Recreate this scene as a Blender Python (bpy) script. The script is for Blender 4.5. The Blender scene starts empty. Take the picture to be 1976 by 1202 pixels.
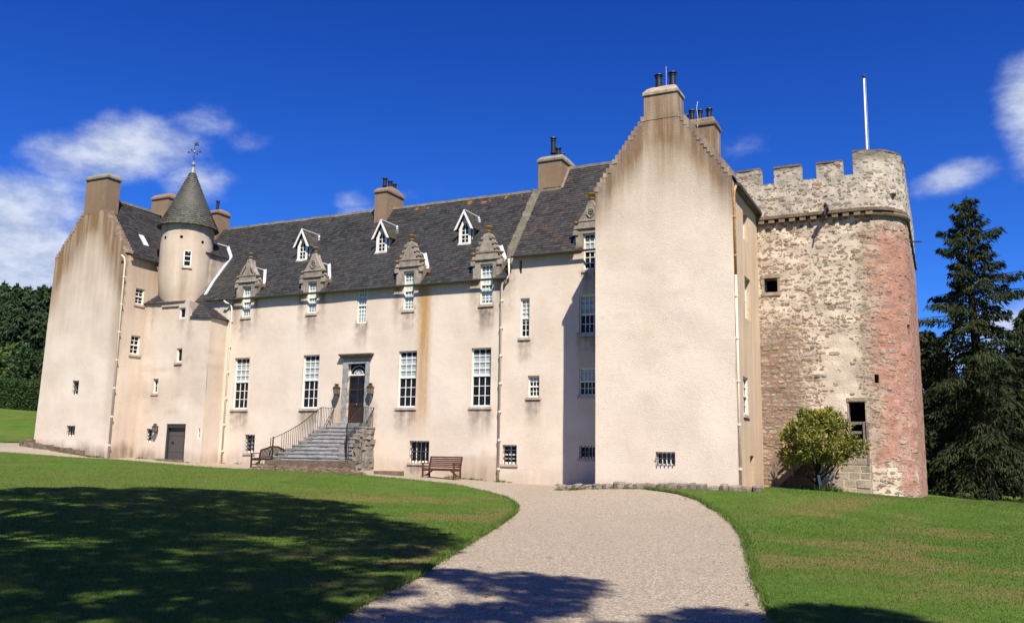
import bpy, math, random
import numpy as np
from mathutils import Vector, noise as mnoise
from mathutils.geometry import delaunay_2d_cdt

S = bpy.context.scene
COL = S.collection
rad = math.radians
random.seed(7)

# ------------------------------------------------------------------ camera
# world: X along the main front, Y into the building, Z up, metres; Z = 0 is the eye level of the photographer
FPX, W0, H0 = 1719.256, 1976.0, 1202.0
CAM = Vector((0.0, -36.0, 0.0))
yaw, pitch, roll = rad(-25.95867), rad(9.28369), rad(1.01767)
fwd = Vector((math.sin(yaw)*math.cos(pitch), math.cos(yaw)*math.cos(pitch), math.sin(pitch)))
rgt = Vector((math.cos(yaw), -math.sin(yaw), 0)); upv = rgt.cross(fwd)
r2 = rgt*math.cos(roll)+upv*math.sin(roll); u2 = upv*math.cos(roll)-rgt*math.sin(roll)
cam = bpy.data.cameras.new('camera'); camo = bpy.data.objects.new('camera', cam); COL.objects.link(camo)
from mathutils import Matrix
M = Matrix((( r2.x, u2.x, -fwd.x, CAM.x), (r2.y, u2.y, -fwd.y, CAM.y), (r2.z, u2.z, -fwd.z, CAM.z), (0, 0, 0, 1)))
camo.matrix_world = M
cam.sensor_width = 36.0; cam.lens = FPX/W0*36.0; cam.clip_end = 2000; cam.clip_start = 0.1
S.camera = camo

# ------------------------------------------------------------------ light
SUN_DIR = Vector((0.867, -1.0, 1.65)).normalized()          # towards the sun
sun = bpy.data.lights.new('sun', 'SUN'); sun.energy = 5.0; sun.angle = rad(0.55); sun.color = (1.0, 0.935, 0.82)
suno = bpy.data.objects.new('sun', sun); COL.objects.link(suno)
suno.rotation_euler = SUN_DIR.to_track_quat('Z', 'Y').to_euler(); suno.location = (30, -60, 60)
S.view_settings.view_transform = 'Standard'; S.view_settings.look = 'None'
S.view_settings.exposure = 0.8; S.view_settings.gamma = 1.0
S.view_settings.use_curve_mapping = False
S.render.resolution_x, S.render.resolution_y = 1024, 622

def pix(px, py):
    return (r2*((px-988)/FPX) - u2*((py-601)/FPX) + fwd).normalized()
def on_y(px, py, y):
    d = pix(px, py); t = (y-CAM.y)/d.y; return CAM+d*t

class NT:
    def __init__(s, tree): s.t = tree
    def n(s, kind, ins=None, **props):
        nd = s.t.nodes.new(kind)
        for k, v in props.items(): setattr(nd, k, v)
        for k, v in (ins or {}).items():
            sock = nd.inputs[k]
            if isinstance(v, bpy.types.NodeSocket): s.t.links.new(v, sock)
            elif isinstance(v, (tuple, list)) and sock.type == 'RGBA' and len(v) == 3: sock.default_value = (*v, 1)
            else: sock.default_value = v
        return nd
    def math(s, op, a, b=0.0, c=0.0, clamp=False):
        return s.n('ShaderNodeMath', {0: a, 1: b, 2: c}, operation=op, use_clamp=clamp).outputs[0]
    def ramp(s, v, a, b, lo=0.0, hi=1.0, smooth=True):
        return s.n('ShaderNodeMapRange', {0: v, 1: a, 2: b, 3: lo, 4: hi}, interpolation_type='SMOOTHSTEP' if smooth else 'LINEAR').outputs[0]
    def mix(s, f, a, b, mode='MIX'):
        nd = s.n('ShaderNodeMix', data_type='RGBA', blend_type=mode)
        for i, v in ((0, f), (6, a), (7, b)):
            if isinstance(v, bpy.types.NodeSocket): s.t.links.new(v, nd.inputs[i])
            elif i == 0: nd.inputs[0].default_value = v
            else: nd.inputs[i].default_value = (*v, 1) if len(v) == 3 else v
        return nd.outputs[2]
    def vmul(s, v, k):
        return s.n('ShaderNodeVectorMath', {0: v, 1: k}, operation='MULTIPLY').outputs[0]
    def noise(s, v, scale, detail=4.0, rough=0.55, out=0):
        return s.n('ShaderNodeTexNoise', {'Vector': v, 'Scale': scale, 'Detail': detail, 'Roughness': rough}).outputs[out]

world = bpy.data.worlds.new('World'); S.world = world; world.use_nodes = True
wt = NT(world.node_tree); world.node_tree.nodes.clear()
sky = wt.n('ShaderNodeTexSky', sky_type='NISHITA', sun_disc=False)
sky.sun_elevation = math.asin(SUN_DIR.z)
sky.sun_rotation = math.atan2(SUN_DIR.x, SUN_DIR.y)
sky.air_density = 1.0; sky.dust_density = 0.15; sky.ozone_density = 5.0; sky.altitude = 1500
hs = wt.n('ShaderNodeHueSaturation', {'Hue': 0.503, 'Saturation': 1.22, 'Value': 1.0, 'Color': sky.outputs[0]})
dirv = wt.n('ShaderNodeTexCoord').outputs['Generated']
nz1 = wt.noise(wt.vmul(dirv, (1, 1, 1.15)), 9.0, 10, 0.62)
nz2 = wt.noise(wt.vmul(dirv, (1, 1, 2.2)), 24.0, 6, 0.6)
nzs = wt.math('ADD', wt.math('MULTIPLY', nz1, 0.75), wt.math('MULTIPLY', nz2, 0.25))
total = None
# soft banks of cumulus placed by direction: (pixel x, pixel y of the centre direction, half width, half height in radians, density)
for (px, py, a, b, tilt, dens) in [(10, 500, .15, .075, .0, 1.7), (-60, 420, .14, .07, .1, 1.5), (60, 390, .07, .045, .1, 1.0), (120, 300, .055, .035, .1, 1.05), (245, 290, .095, .045, .18, 1.25), (385, 350, .06, .032, .1, .95),
                                   (395, 232, .06, .028, .1, .62), (480, 275, .035, .018, .0, .5), (835, 365, .075, .022, .15, .45), (690, 385, .03, .014, .1, .5), (700, 410, .03, .012, .1, .55), (1420, 290, .06, .022, .3, .38),
                                   (2010, 205, .05, .075, .0, 1.5), (1845, 338, .055, .022, .25, 1.0), (1790, 700, .10, .03, .1, .9), (1960, 640, .08, .04, 0, .9)]:
    c = pix(px, py); ex = c.cross(Vector((0, 0, 1))).normalized(); ey = ex.cross(c)
    e1 = ex*math.cos(tilt)+ey*math.sin(tilt); e2 = ey*math.cos(tilt)-ex*math.sin(tilt)
    du = wt.n('ShaderNodeVectorMath', {0: dirv, 1: tuple(e1/a)}, operation='DOT_PRODUCT').outputs['Value']
    dv = wt.n('ShaderNodeVectorMath', {0: dirv, 1: tuple(e2/b)}, operation='DOT_PRODUCT').outputs['Value']
    front = wt.n('ShaderNodeVectorMath', {0: dirv, 1: tuple(c)}, operation='DOT_PRODUCT').outputs['Value']
    r = wt.math('SQRT', wt.math('ADD', wt.math('MULTIPLY', du, du), wt.math('MULTIPLY', dv, dv)))
    m = wt.math('MULTIPLY', wt.ramp(r, 0.1, 1.25, dens, 0.0), wt.math('GREATER_THAN', front, 0.0))
    total = m if total is None else wt.math('MAXIMUM', total, m)
alpha = wt.ramp(wt.math('ADD', total, wt.math('MULTIPLY', wt.math('SUBTRACT', nzs, 0.5), 2.6)), 0.25, 1.55, 0.0, 0.93)
alpha = wt.math('MULTIPLY', alpha, wt.ramp(total, 0.0, 0.15))
ccol = wt.mix(wt.ramp(nz2, 0.3, 0.7), (3.6, 4.3, 5.8), (6.4, 6.9, 8.0))
elev = wt.n('ShaderNodeSeparateXYZ', {0: dirv}).outputs[2]
tint = wt.mix(wt.ramp(elev, .05, .50, smooth=False), wt.vmul(hs.outputs[0], (.50, .86, 1.42)), wt.vmul(hs.outputs[0], (.28, .52, 1.16)))
sk = wt.mix(alpha, tint, ccol)
bg = wt.n('ShaderNodeBackground', {'Color': sk, 'Strength': 0.068})
wo = wt.n('ShaderNodeOutputWorld', {'Surface': bg.outputs[0]})

# ------------------------------------------------------------------ materials
def new_mat(name):
    m = bpy.data.materials.new(name); m.use_nodes = True; m.node_tree.nodes.clear()
    return m, NT(m.node_tree)
def finish(t, color, rough=0.8, normal=None, spec=0.3, metal=0.0, extra=None):
    ins = {'Base Color': color, 'Roughness': rough, 'Specular IOR Level': spec, 'Metallic': metal}
    if normal is not None: ins['Normal'] = normal
    if extra: ins.update(extra)
    b = t.n('ShaderNodeBsdfPrincipled', ins)
    t.n('ShaderNodeOutputMaterial', {'Surface': b.outputs[0]})
    return b
def pos(t): return t.n('ShaderNodeNewGeometry').outputs['Position']
def attr(t, name, out='Fac'): return t.n('ShaderNodeAttribute', attribute_name=name).outputs[out]
def bump(t, h, strength, dist, normal=None):
    ins = {'Height': h, 'Strength': strength, 'Distance': dist}
    if normal is not None: ins['Normal'] = normal
    return t.n('ShaderNodeBump', ins).outputs[0]

def mat_harl(name='harl', a=(.685, .582, .48), b=(.605, .50, .40), grain=0.5):
    m, t = new_mat(name); p = pos(t)
    n1 = t.noise(p, .45, 6, .6); n2 = t.noise(p, 2.6, 5, .6); g = t.noise(p, 30, 3, .7)
    st = t.noise(t.vmul(p, (2.6, 2.6, .16)), 1.3, 5, .6)
    sep = t.n('ShaderNodeSeparateColor', {0: attr(t, 'stain', 'Color')})
    c = t.mix(t.ramp(n1, .35, .68), a, b)
    c = t.mix(t.ramp(n2, .55, .78, 0, .26), c, (.50, .37, .25))
    c = t.mix(t.ramp(n2, .27, .42, .2, 0), c, (.72, .62, .52))
    sR = t.math('MULTIPLY', sep.outputs[0], t.ramp(st, .25, .70, .6, 1.1), clamp=True)
    c = t.mix(sR, c, (.225, .14, .075))
    sG = t.math('MULTIPLY', sep.outputs[1], t.ramp(t.math('ADD', t.math('MULTIPLY', st, .5), t.math('MULTIPLY', n2, .5)), .36, .6, .1, 1.2), clamp=True)
    c = t.mix(sG, c, (.185, .15, .125))
    sB = t.math('MULTIPLY', sep.outputs[2], t.ramp(st, .3, .65, .6, 1.15), clamp=True)
    c = t.mix(sB, c, (.42, .24, .09))
    c = t.mix(t.ramp(g, .3, .55, .28, 0), c, t.vmul(c, (.62, .58, .52)))
    lump = t.noise(p, 3.2, 3, .5)
    nrm = bump(t, lump, .13, .07); nrm = bump(t, g, grain, .035, nrm)
    finish(t, c, .95, nrm, .12); return m
def mat_rubble(name, region=True, mortar=(.57, .46, .34), dens=.5, scale=2.3):
    m, t = new_mat(name); p = pos(t)
    sx = t.n('ShaderNodeSeparateXYZ', {0: p}); X, Y, Z = sx.outputs
    big = t.noise(p, .42, 4, .55); med = t.noise(p, 1.7, 5, .6); fine = t.noise(p, 14, 4, .65)
    wob = t.noise(p, 2.6, 4, .6, 1)
    def cells(sc, off):
        v = t.n('ShaderNodeVectorMath', {0: t.n('ShaderNodeVectorMath', {0: t.vmul(p, (1, 1, 1.6)), 1: t.vmul(wob, (.42, .42, .42))}, operation='ADD').outputs[0], 1: off}, operation='ADD').outputs[0]
        a = t.n('ShaderNodeTexVoronoi', {'Vector': v, 'Scale': sc, 'Randomness': 1.0}, feature='F1'); e = t.n('ShaderNodeTexVoronoi', {'Vector': v, 'Scale': sc, 'Randomness': 1.0}, feature='DISTANCE_TO_EDGE')
        return a.outputs['Distance'], t.n('ShaderNodeSeparateColor', {0: a.outputs['Color']}).outputs, e.outputs[0]
    if region:
        low = t.math('MULTIPLY', t.ramp(t.math('ADD', X, t.math('MULTIPLY', big, 2.5)), -4.6, -3.0, 1, 0), t.ramp(t.math('ADD', Z, t.math('MULTIPLY', big, 2.5)), 5.8, 7.6, 1, 0))
        clean = t.math('MULTIPLY', t.ramp(t.math('ABSOLUTE', t.math('ADD', X, 3.75)), .5, .95, 1, 0), t.math('MULTIPLY', t.ramp(Z, 1.9, 2.5), t.ramp(Z, 4.6, 5.6, 1, 0)))
        thr = t.math('SUBTRACT', t.math('SUBTRACT', dens, t.math('MULTIPLY', low, .5)), t.math('MULTIPLY', t.ramp(big, .35, .65), .2))
        thr = t.math('ADD', thr, t.math('MULTIPLY', clean, .40))
    else: thr = t.math('SUBTRACT', dens, t.math('MULTIPLY', big, .1)); low = None
    col = None; stone = None
    for k, (sc, off, dth, gap) in enumerate(((scale*1.9, (3.1, 1.7, 5.2), .10, .02), (scale, (0, 0, 0), 0.0, .03))):
        d, cs, e = cells(sc, off)
        pick = t.ramp(t.math('SUBTRACT', cs[0], t.math('ADD', thr, dth)), -.01, .03)
        edge = t.ramp(t.math('ADD', e, t.math('MULTIPLY', t.math('SUBTRACT', fine, .5), .06)), gap, gap+.045)
        size = t.ramp(t.math('SUBTRACT', d, t.ramp(cs[1], 0, 1, .26, .70)), -.05, .04, 1, 0)
        if low is not None: size = t.math('MAXIMUM', size, low)
        st = t.math('MULTIPLY', pick, t.math('MULTIPLY', edge, size))
        cr = t.n('ShaderNodeValToRGB', {0: cs[2]}); el = cr.color_ramp.elements; el[0].color = (.20, .17, .14, 1); el[1].color = (.40, .29, .19, 1)
        for q, c_ in ((.16, (.31, .25, .19, 1)), (.32, (.36, .22, .14, 1)), (.48, (.26, .20, .155, 1)), (.6, (.33, .165, .11, 1)), (.74, (.39, .285, .20, 1)), (.88, (.24, .205, .17, 1))):
            z = el.new(q); z.color = c_
        c_ = t.mix(t.ramp(fine, .3, .7), cr.outputs[0], t.vmul(cr.outputs[0], (.6, .57, .55)))
        if col is None: col, stone = c_, st
        else: col = t.mix(st, col, c_); stone = t.math('MAXIMUM', stone, st)
    mc = t.mix(t.ramp(med, .35, .7), mortar, tuple(k*.76 for k in mortar))
    if region:
        red = t.math('MULTIPLY', t.ramp(t.math('ADD', X, t.math('MULTIPLY', t.math('SUBTRACT', big, .5), 2.6)), -2.75, -1.9), t.ramp(t.math('ADD', t.math('ADD', Z, t.math('MULTIPLY', med, 2.0)), t.ramp(X, -1.9, -1.15, 0, 3.2)), .5, 1.5))
        red = t.math('MULTIPLY', red, t.ramp(t.math('ADD', t.math('MULTIPLY', med, .6), t.math('MULTIPLY', fine, .4)), .34, .5, .15, 1))
        red = t.math('MULTIPLY', red, t.ramp(t.math('ADD', Z, t.math('MULTIPLY', med, 2.5)), 10.2, 11.0, 1, 0))
        brown = t.math('MULTIPLY', t.ramp(t.math('ADD', X, t.math('MULTIPLY', t.math('SUBTRACT', big, .5), 2.0)), -3.25, -2.7), t.ramp(t.math('ADD', Z, t.math('MULTIPLY', med, 2.0)), .8, 1.8))
        mc = t.mix(t.math('MULTIPLY', brown, .62), mc, (.32, .23, .165))
        mc = t.mix(t.math('MULTIPLY', red, .9), mc, t.mix(t.ramp(fine, .3, .7), (.415, .20, .145), (.31, .145, .105)))
        mc = t.mix(t.math('MULTIPLY', low, .7), mc, (.34, .255, .18))
        stone = t.math('MULTIPLY', stone, t.ramp(red, .3, 1.0, 1, .55))
        d, cs, e = cells(scale*1.25, (7, 2, 1))
        ring = t.math('MULTIPLY', t.math('MULTIPLY', red, t.ramp(Z, 3.2, 4.2, 1, 0)), t.math('MULTIPLY', t.ramp(t.math('ABSOLUTE', t.math('SUBTRACT', d, t.ramp(cs[1], 0, 1, .22, .40))), .03, .075, .75, 0), t.ramp(cs[0], .55, .6)))
    c = t.mix(stone, mc, col)
    if region: c = t.mix(ring, c, (.52, .40, .32))
    c = t.mix(t.ramp(fine, .28, .5, .4, 0), c, t.vmul(c, (.48, .45, .43)))
    ts = t.n('ShaderNodeSeparateColor', {0: attr(t, 'stain', 'Color')}).outputs[1]
    c = t.mix(t.math('MULTIPLY', ts, t.ramp(med, .3, .6, .4, 1.1), clamp=True), c, (.17, .15, .12))
    h = t.math('ADD', t.math('MULTIPLY', stone, .6), t.math('ADD', t.math('MULTIPLY', fine, .45), t.math('MULTIPLY', med, .6)))
    finish(t, c, .93, bump(t, h, .7, .06), .12); return m
def mat_slate(name, a=(.016, .016, .017), b=(.044, .043, .042), lichen=.3, moss=(.055, .052, .03), mossamt=0.25):
    m, t = new_mat(name); p = pos(t); r = attr(t, 'rnd')
    n1 = t.noise(p, .55, 5, .6); n2 = t.noise(p, 6.5, 4, .65); n3 = t.noise(p, 2.2, 4, .6)
    c = t.mix(r, a, b)
    c = t.mix(t.ramp(n1, .42, .66, 0, .4), c, (.046, .044, .042))
    c = t.mix(t.ramp(n3, .5, .75, 0, mossamt), c, moss)
    c = t.mix(t.math('MULTIPLY', t.ramp(n2, .66, .75), lichen), c, (.36, .35, .31))
    o = attr(t, 'stain', 'Color'); so = t.n('ShaderNodeSeparateColor', {0: o}).outputs[2]
    c = t.mix(t.math('MULTIPLY', so, t.ramp(t.noise(p, 1.9, 4, .6), .57, .63)), c, (.36, .13, .022))
    finish(t, c, .62, bump(t, n2, .3, .02), .35); return m
def mat_simple(name, col, rough=.6, var=.25, scale=9, spec=.3, metal=0, bumps=.15):
    m, t = new_mat(name); p = t.n('ShaderNodeTexCoord').outputs['Object']; n = t.noise(p, scale, 5, .6)
    c = t.mix(t.ramp(n, .3, .7), tuple(k*(1-var) for k in col), tuple(min(1, k*(1+var*.6)) for k in col))
    finish(t, c, rough, bump(t, n, bumps, .01) if bumps else None, spec, metal); return m
def mat_stone(name, col=(.35, .295, .235), dark=(.12, .1, .085), pale=(.42, .40, .36)):
    m, t = new_mat(name); p = pos(t); n1 = t.noise(p, 3.5, 5, .65); n2 = t.noise(p, 13, 5, .7); r = attr(t, 'rnd')
    c = t.mix(t.ramp(n1, .36, .66), col, tuple(k*.66 for k in col))
    c = t.mix(t.math('MULTIPLY', r, .35), c, tuple(k*.7 for k in dark))
    c = t.mix(t.ramp(n2, .56, .68, 0, .55), c, pale); c = t.mix(t.ramp(n2, .3, .42, .75, 0), c, dark)
    st = t.n('ShaderNodeSeparateColor', {0: attr(t, 'stain', 'Color')}).outputs[2]
    c = t.mix(st, c, (.40, .25, .05))
    finish(t, c, .93, bump(t, t.math('ADD', n1, n2), .6, .04), .15); return m
def mat_leaf(name, a, b, rough=.55, spec=.35, trans=.0, vary=.6):
    m, t = new_mat(name); p = pos(t); r = attr(t, 'rnd'); n = t.noise(p, 1.1, 3, .6)
    c = t.mix(t.math('ADD', t.math('MULTIPLY', r, vary), t.math('MULTIPLY', t.math('SUBTRACT', n, .4), .8), clamp=True), a, b)
    pr = t.n('ShaderNodeBsdfPrincipled', {'Base Color': c, 'Roughness': rough, 'Specular IOR Level': spec})
    out = pr.outputs[0]
    if trans:
        tr = t.n('ShaderNodeBsdfTranslucent', {'Color': c})
        out = t.n('ShaderNodeMixShader', {0: trans, 1: out, 2: tr.outputs[0]}).outputs[0]
    t.n('ShaderNodeOutputMaterial', {'Surface': out}); return m
def mat_glass(name, col, rough=.04):
    m, t = new_mat(name); p = pos(t); n = t.noise(p, 2.3, 2, .5)
    c = t.mix(t.ramp(t.noise(p, 3.1, 3, .5), .4, .7), col, tuple(k*.35 for k in col))
    finish(t, c, rough, bump(t, n, .25, .03), .16); return m
def mat_blind(name, col):
    m, t = new_mat(name); p = pos(t)
    w = t.n('ShaderNodeTexWave', {'Vector': p, 'Scale': 1.1, 'Distortion': 1.5, 'Detail': 2.0}, bands_direction='Z').outputs['Fac']
    c = t.mix(t.ramp(w, .2, .95), col, tuple(k*.72 for k in col))
    finish(t, c, .75, None, .3, 0, {'Coat Weight': .6, 'Coat Roughness': .05}); return m
def mat_gravel():
    m, t = new_mat('gravel'); p = pos(t)
    v = t.n('ShaderNodeTexVoronoi', {'Vector': p, 'Scale': 58.0}, feature='F1')
    v2 = t.n('ShaderNodeTexVoronoi', {'Vector': p, 'Scale': 27.0}, feature='F1')
    cs = t.n('ShaderNodeSeparateColor', {0: v.outputs['Color']}); cs2 = t.n('ShaderNodeSeparateColor', {0: v2.outputs['Color']})
    n1 = t.noise(p, .5, 5, .6); n2 = t.noise(p, 3, 4, .6)
    c = t.mix(cs.outputs[0], (.225, .182, .134), (.42, .358, .275))
    c = t.mix(t.ramp(cs.outputs[1], .86, .9), c, (.15, .10, .075))
    c = t.mix(t.math('MULTIPLY', t.ramp(cs2.outputs[1], .8, .85), .6), c, (.47, .42, .36))
    c = t.mix(t.math('MULTIPLY', t.ramp(cs2.outputs[2], .85, .9), .5), c, (.2, .15, .12))
    c = t.mix(t.ramp(n1, .4, .7, 0, .3), c, (.30, .235, .185)); c = t.mix(t.ramp(n2, .58, .75, 0, .3), c, (.27, .2, .14))
    h = t.math('ADD', t.math('MULTIPLY', v.outputs['Distance'], -1.0), t.math('MULTIPLY', v2.outputs['Distance'], -.8))
    finish(t, c, .95, bump(t, h, .55, .03), .1); return m
def mat_lawn(name='lawn', blade=False):
    m, t = new_mat(name); p = pos(t)
    if blade: p = attr(t, 'root', 'Vector')
    n0 = t.noise(t.vmul(p, (.8, 1.0, 1)), .16, 5, .62); n1 = t.noise(p, .75, 5, .65); n2 = t.noise(t.vmul(p, (1, 1, 1)), 7.0, 5, .7); n3 = t.noise(p, 30, 3, .7); nd = t.noise(t.vmul(p, (.75, 1.0, 1)), .40, 7, .66)
    c = t.mix(t.ramp(n1, .35, .65), (.062, .122, .016), (.098, .168, .028))
    c = t.mix(t.ramp(n2, .35, .7, 0, .7), c, (.125, .188, .04))
    dry = t.math('MULTIPLY', t.ramp(t.math('ADD', t.math('MULTIPLY', n0, .35), t.math('MULTIPLY', nd, .65)), .475, .555), 1.0)
    sx = t.n('ShaderNodeSeparateXYZ', {0: p})
    def near(cx, cy, rx, ry):
        a = t.math('DIVIDE', t.math('ADD', sx.outputs[0], -cx), rx); b = t.math('DIVIDE', t.math('ADD', sx.outputs[1], -cy), ry)
        return t.ramp(t.math('ADD', t.math('MULTIPLY', a, a), t.math('MULTIPLY', b, b)), .1, 1.3, 1, 0)
    bias = t.math('MAXIMUM', t.math('MAXIMUM', near(-13, -12.5, 6, 6), near(-.5, -13, 5, 13)), t.math('MAXIMUM', near(-9.5, -23.5, 4, 4.5), .22))
    dry = t.math('MULTIPLY', dry, bias)
    c = t.mix(dry, c, t.mix(t.ramp(n2, .35, .65), (.27, .175, .085), (.19, .145, .06)))
    if blade:
        c = t.mix(attr(t, 'rnd'), t.vmul(c, (.8, .8, .8)), t.vmul(c, (1.25, 1.22, 1.15)))
        pr = t.n('ShaderNodeBsdfPrincipled', {'Base Color': c, 'Roughness': .7, 'Specular IOR Level': .15})
        tr = t.n('ShaderNodeBsdfTranslucent', {'Color': c})
        mx = t.n('ShaderNodeMixShader', {0: .3, 1: pr.outputs[0], 2: tr.outputs[0]})
        t.n('ShaderNodeOutputMaterial', {'Surface': mx.outputs[0]})
    else:
        c = t.mix(t.ramp(n3, .3, .65, .75, 0), t.vmul(c, (.9, .9, .9)), t.vmul(c, (.45, .5, .35)))
        finish(t, c, .95, bump(t, t.math('ADD', n3, n2), .8, .05), .05)
    return m

MAT = {}
MAT['harl'] = mat_harl()
MAT['harl_rough'] = mat_harl('coarse_harl', (.71, .605, .495), (.635, .53, .42), .62)
MAT['harl_brown'] = mat_harl('brown_harl', (.30, .208, .143), (.215, .148, .10), .8)
MAT['tower'] = mat_rubble('rubble_masonry', True, (.60, .495, .385), .66, 4.6)
MAT['parapet'] = mat_rubble('parapet_masonry', False, (.55, .48, .39), .72, 5.0)
MAT['rubble'] = mat_rubble('loose_rubble', False, (.25, .215, .18), .08, 3.6)
MAT['ashlar'] = mat_rubble('squared_rubble', False, (.45, .38, .30), .05, 2.2)
MAT['slate'] = mat_slate('roof_slate')
MAT['slate_red'] = mat_slate('purple_slate', (.018, .0165, .017), (.048, .043, .041), .25)
MAT['slate_moss'] = mat_slate('mossy_slate', (.042, .042, .038), (.095, .09, .072), .4, (.085, .078, .03), .7)
MAT['stone'] = mat_stone('weathered_sandstone')
MAT['stone_brown'] = mat_stone('brown_stone', (.215, .155, .105), (.09, .07, .055), (.30, .26, .21))
MAT['ridge'] = mat_stone('ridge_stone', (.27, .24, .18), (.13, .11, .08), (.38, .36, .3))
MAT['dressed'] = mat_stone('grey_granite', (.36, .345, .33), (.22, .2, .19), (.45, .44, .42))
MAT['white'] = mat_simple('white_paint', (.74, .71, .64), .45, .1, 20, .4)
MAT['cream'] = mat_simple('cream_paint', (.66, .57, .46), .5, .12, 15, .4)
MAT['lead'] = mat_simple('lead_flashing', (.50, .53, .58), .5, .2, 8, .4)
MAT['lead_dark'] = mat_simple('dark_lead', (.2, .21, .22), .45, .25, 14, .5)
MAT['black'] = mat_simple('black_iron', (.018, .016, .017), .45, .3, 20, .4)
MAT['gutter'] = mat_simple('gutter_iron', (.035, .036, .034), .55, .3, 12, .4)
MAT['dark'] = mat_simple('dark_void', (.006, .006, .006), .95, .2, 5, .0, 0, 0)
MAT['wood_door'] = mat_simple('dark_brown_door', (.036, .018, .012), .4, .3, 16, .4)
MAT['grey_door'] = mat_simple('grey_brown_door', (.085, .07, .066), .55, .15, 11, .3)
MAT['bench_red'] = mat_simple('stained_bench_wood', (.10, .034, .018), .5, .35, 18, .35)
MAT['bench_dark'] = mat_simple('dark_bench_wood', (.038, .024, .018), .6, .35, 18, .3)
MAT['grey_wood'] = mat_simple('weathered_timber', (.20, .15, .125), .85, .3, 12, .2)
MAT['copper'] = mat_simple('bronze_lantern', (.10, .05, .028), .45, .3, 18, .5, .4)
MAT['gold'] = mat_simple('gilded_metal', (.55, .36, .12), .4, .2, 10, .5, .5)
MAT['glass'] = mat_glass('window_glass', (.012, .014, .016))
MAT['glass_blue'] = mat_glass('curtained_glass', (.16, .21, .21), .06)
MAT['blind'] = mat_blind('window_blind', (.40, .455, .45))
MAT['blind_warm'] = mat_blind('curtain_cloth', (.42, .50, .47))
MAT['gravel'] = mat_gravel(); MAT['lawn'] = mat_lawn(); MAT['blade'] = mat_lawn('grass_blade', True)
MAT['soil'] = mat_simple('bare_soil', (.10, .07, .045), .95, .4, 9, .05, 0, .6)
MAT['bark'] = mat_simple('bark', (.085, .065, .05), .9, .4, 9, .1, 0, .7)
MAT['bark_dark'] = mat_simple('dark_bark', (.035, .028, .023), .9, .4, 9, .1, 0, .7)
MAT['spruce'] = mat_leaf('spruce_needles', (.010, .017, .006), (.046, .058, .020), .75, .1)
MAT['pine'] = mat_leaf('plantation_needles', (.014, .030, .012), (.040, .066, .024), .7, .15)
MAT['broad'] = mat_leaf('broad_leaf', (.018, .040, .010), (.065, .105, .025), .55, .3, .15)
MAT['hedge'] = mat_leaf('hedge_leaf', (.018, .042, .012), (.050, .085, .022), .6, .2)
MAT['magnolia'] = mat_leaf('glossy_leaf', (.05, .078, .012), (.42, .36, .06), .5, .3, .12)
MAT['weed'] = mat_leaf('weed_leaf', (.05, .10, .015), (.13, .15, .03), .6, .2, .1)

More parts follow.
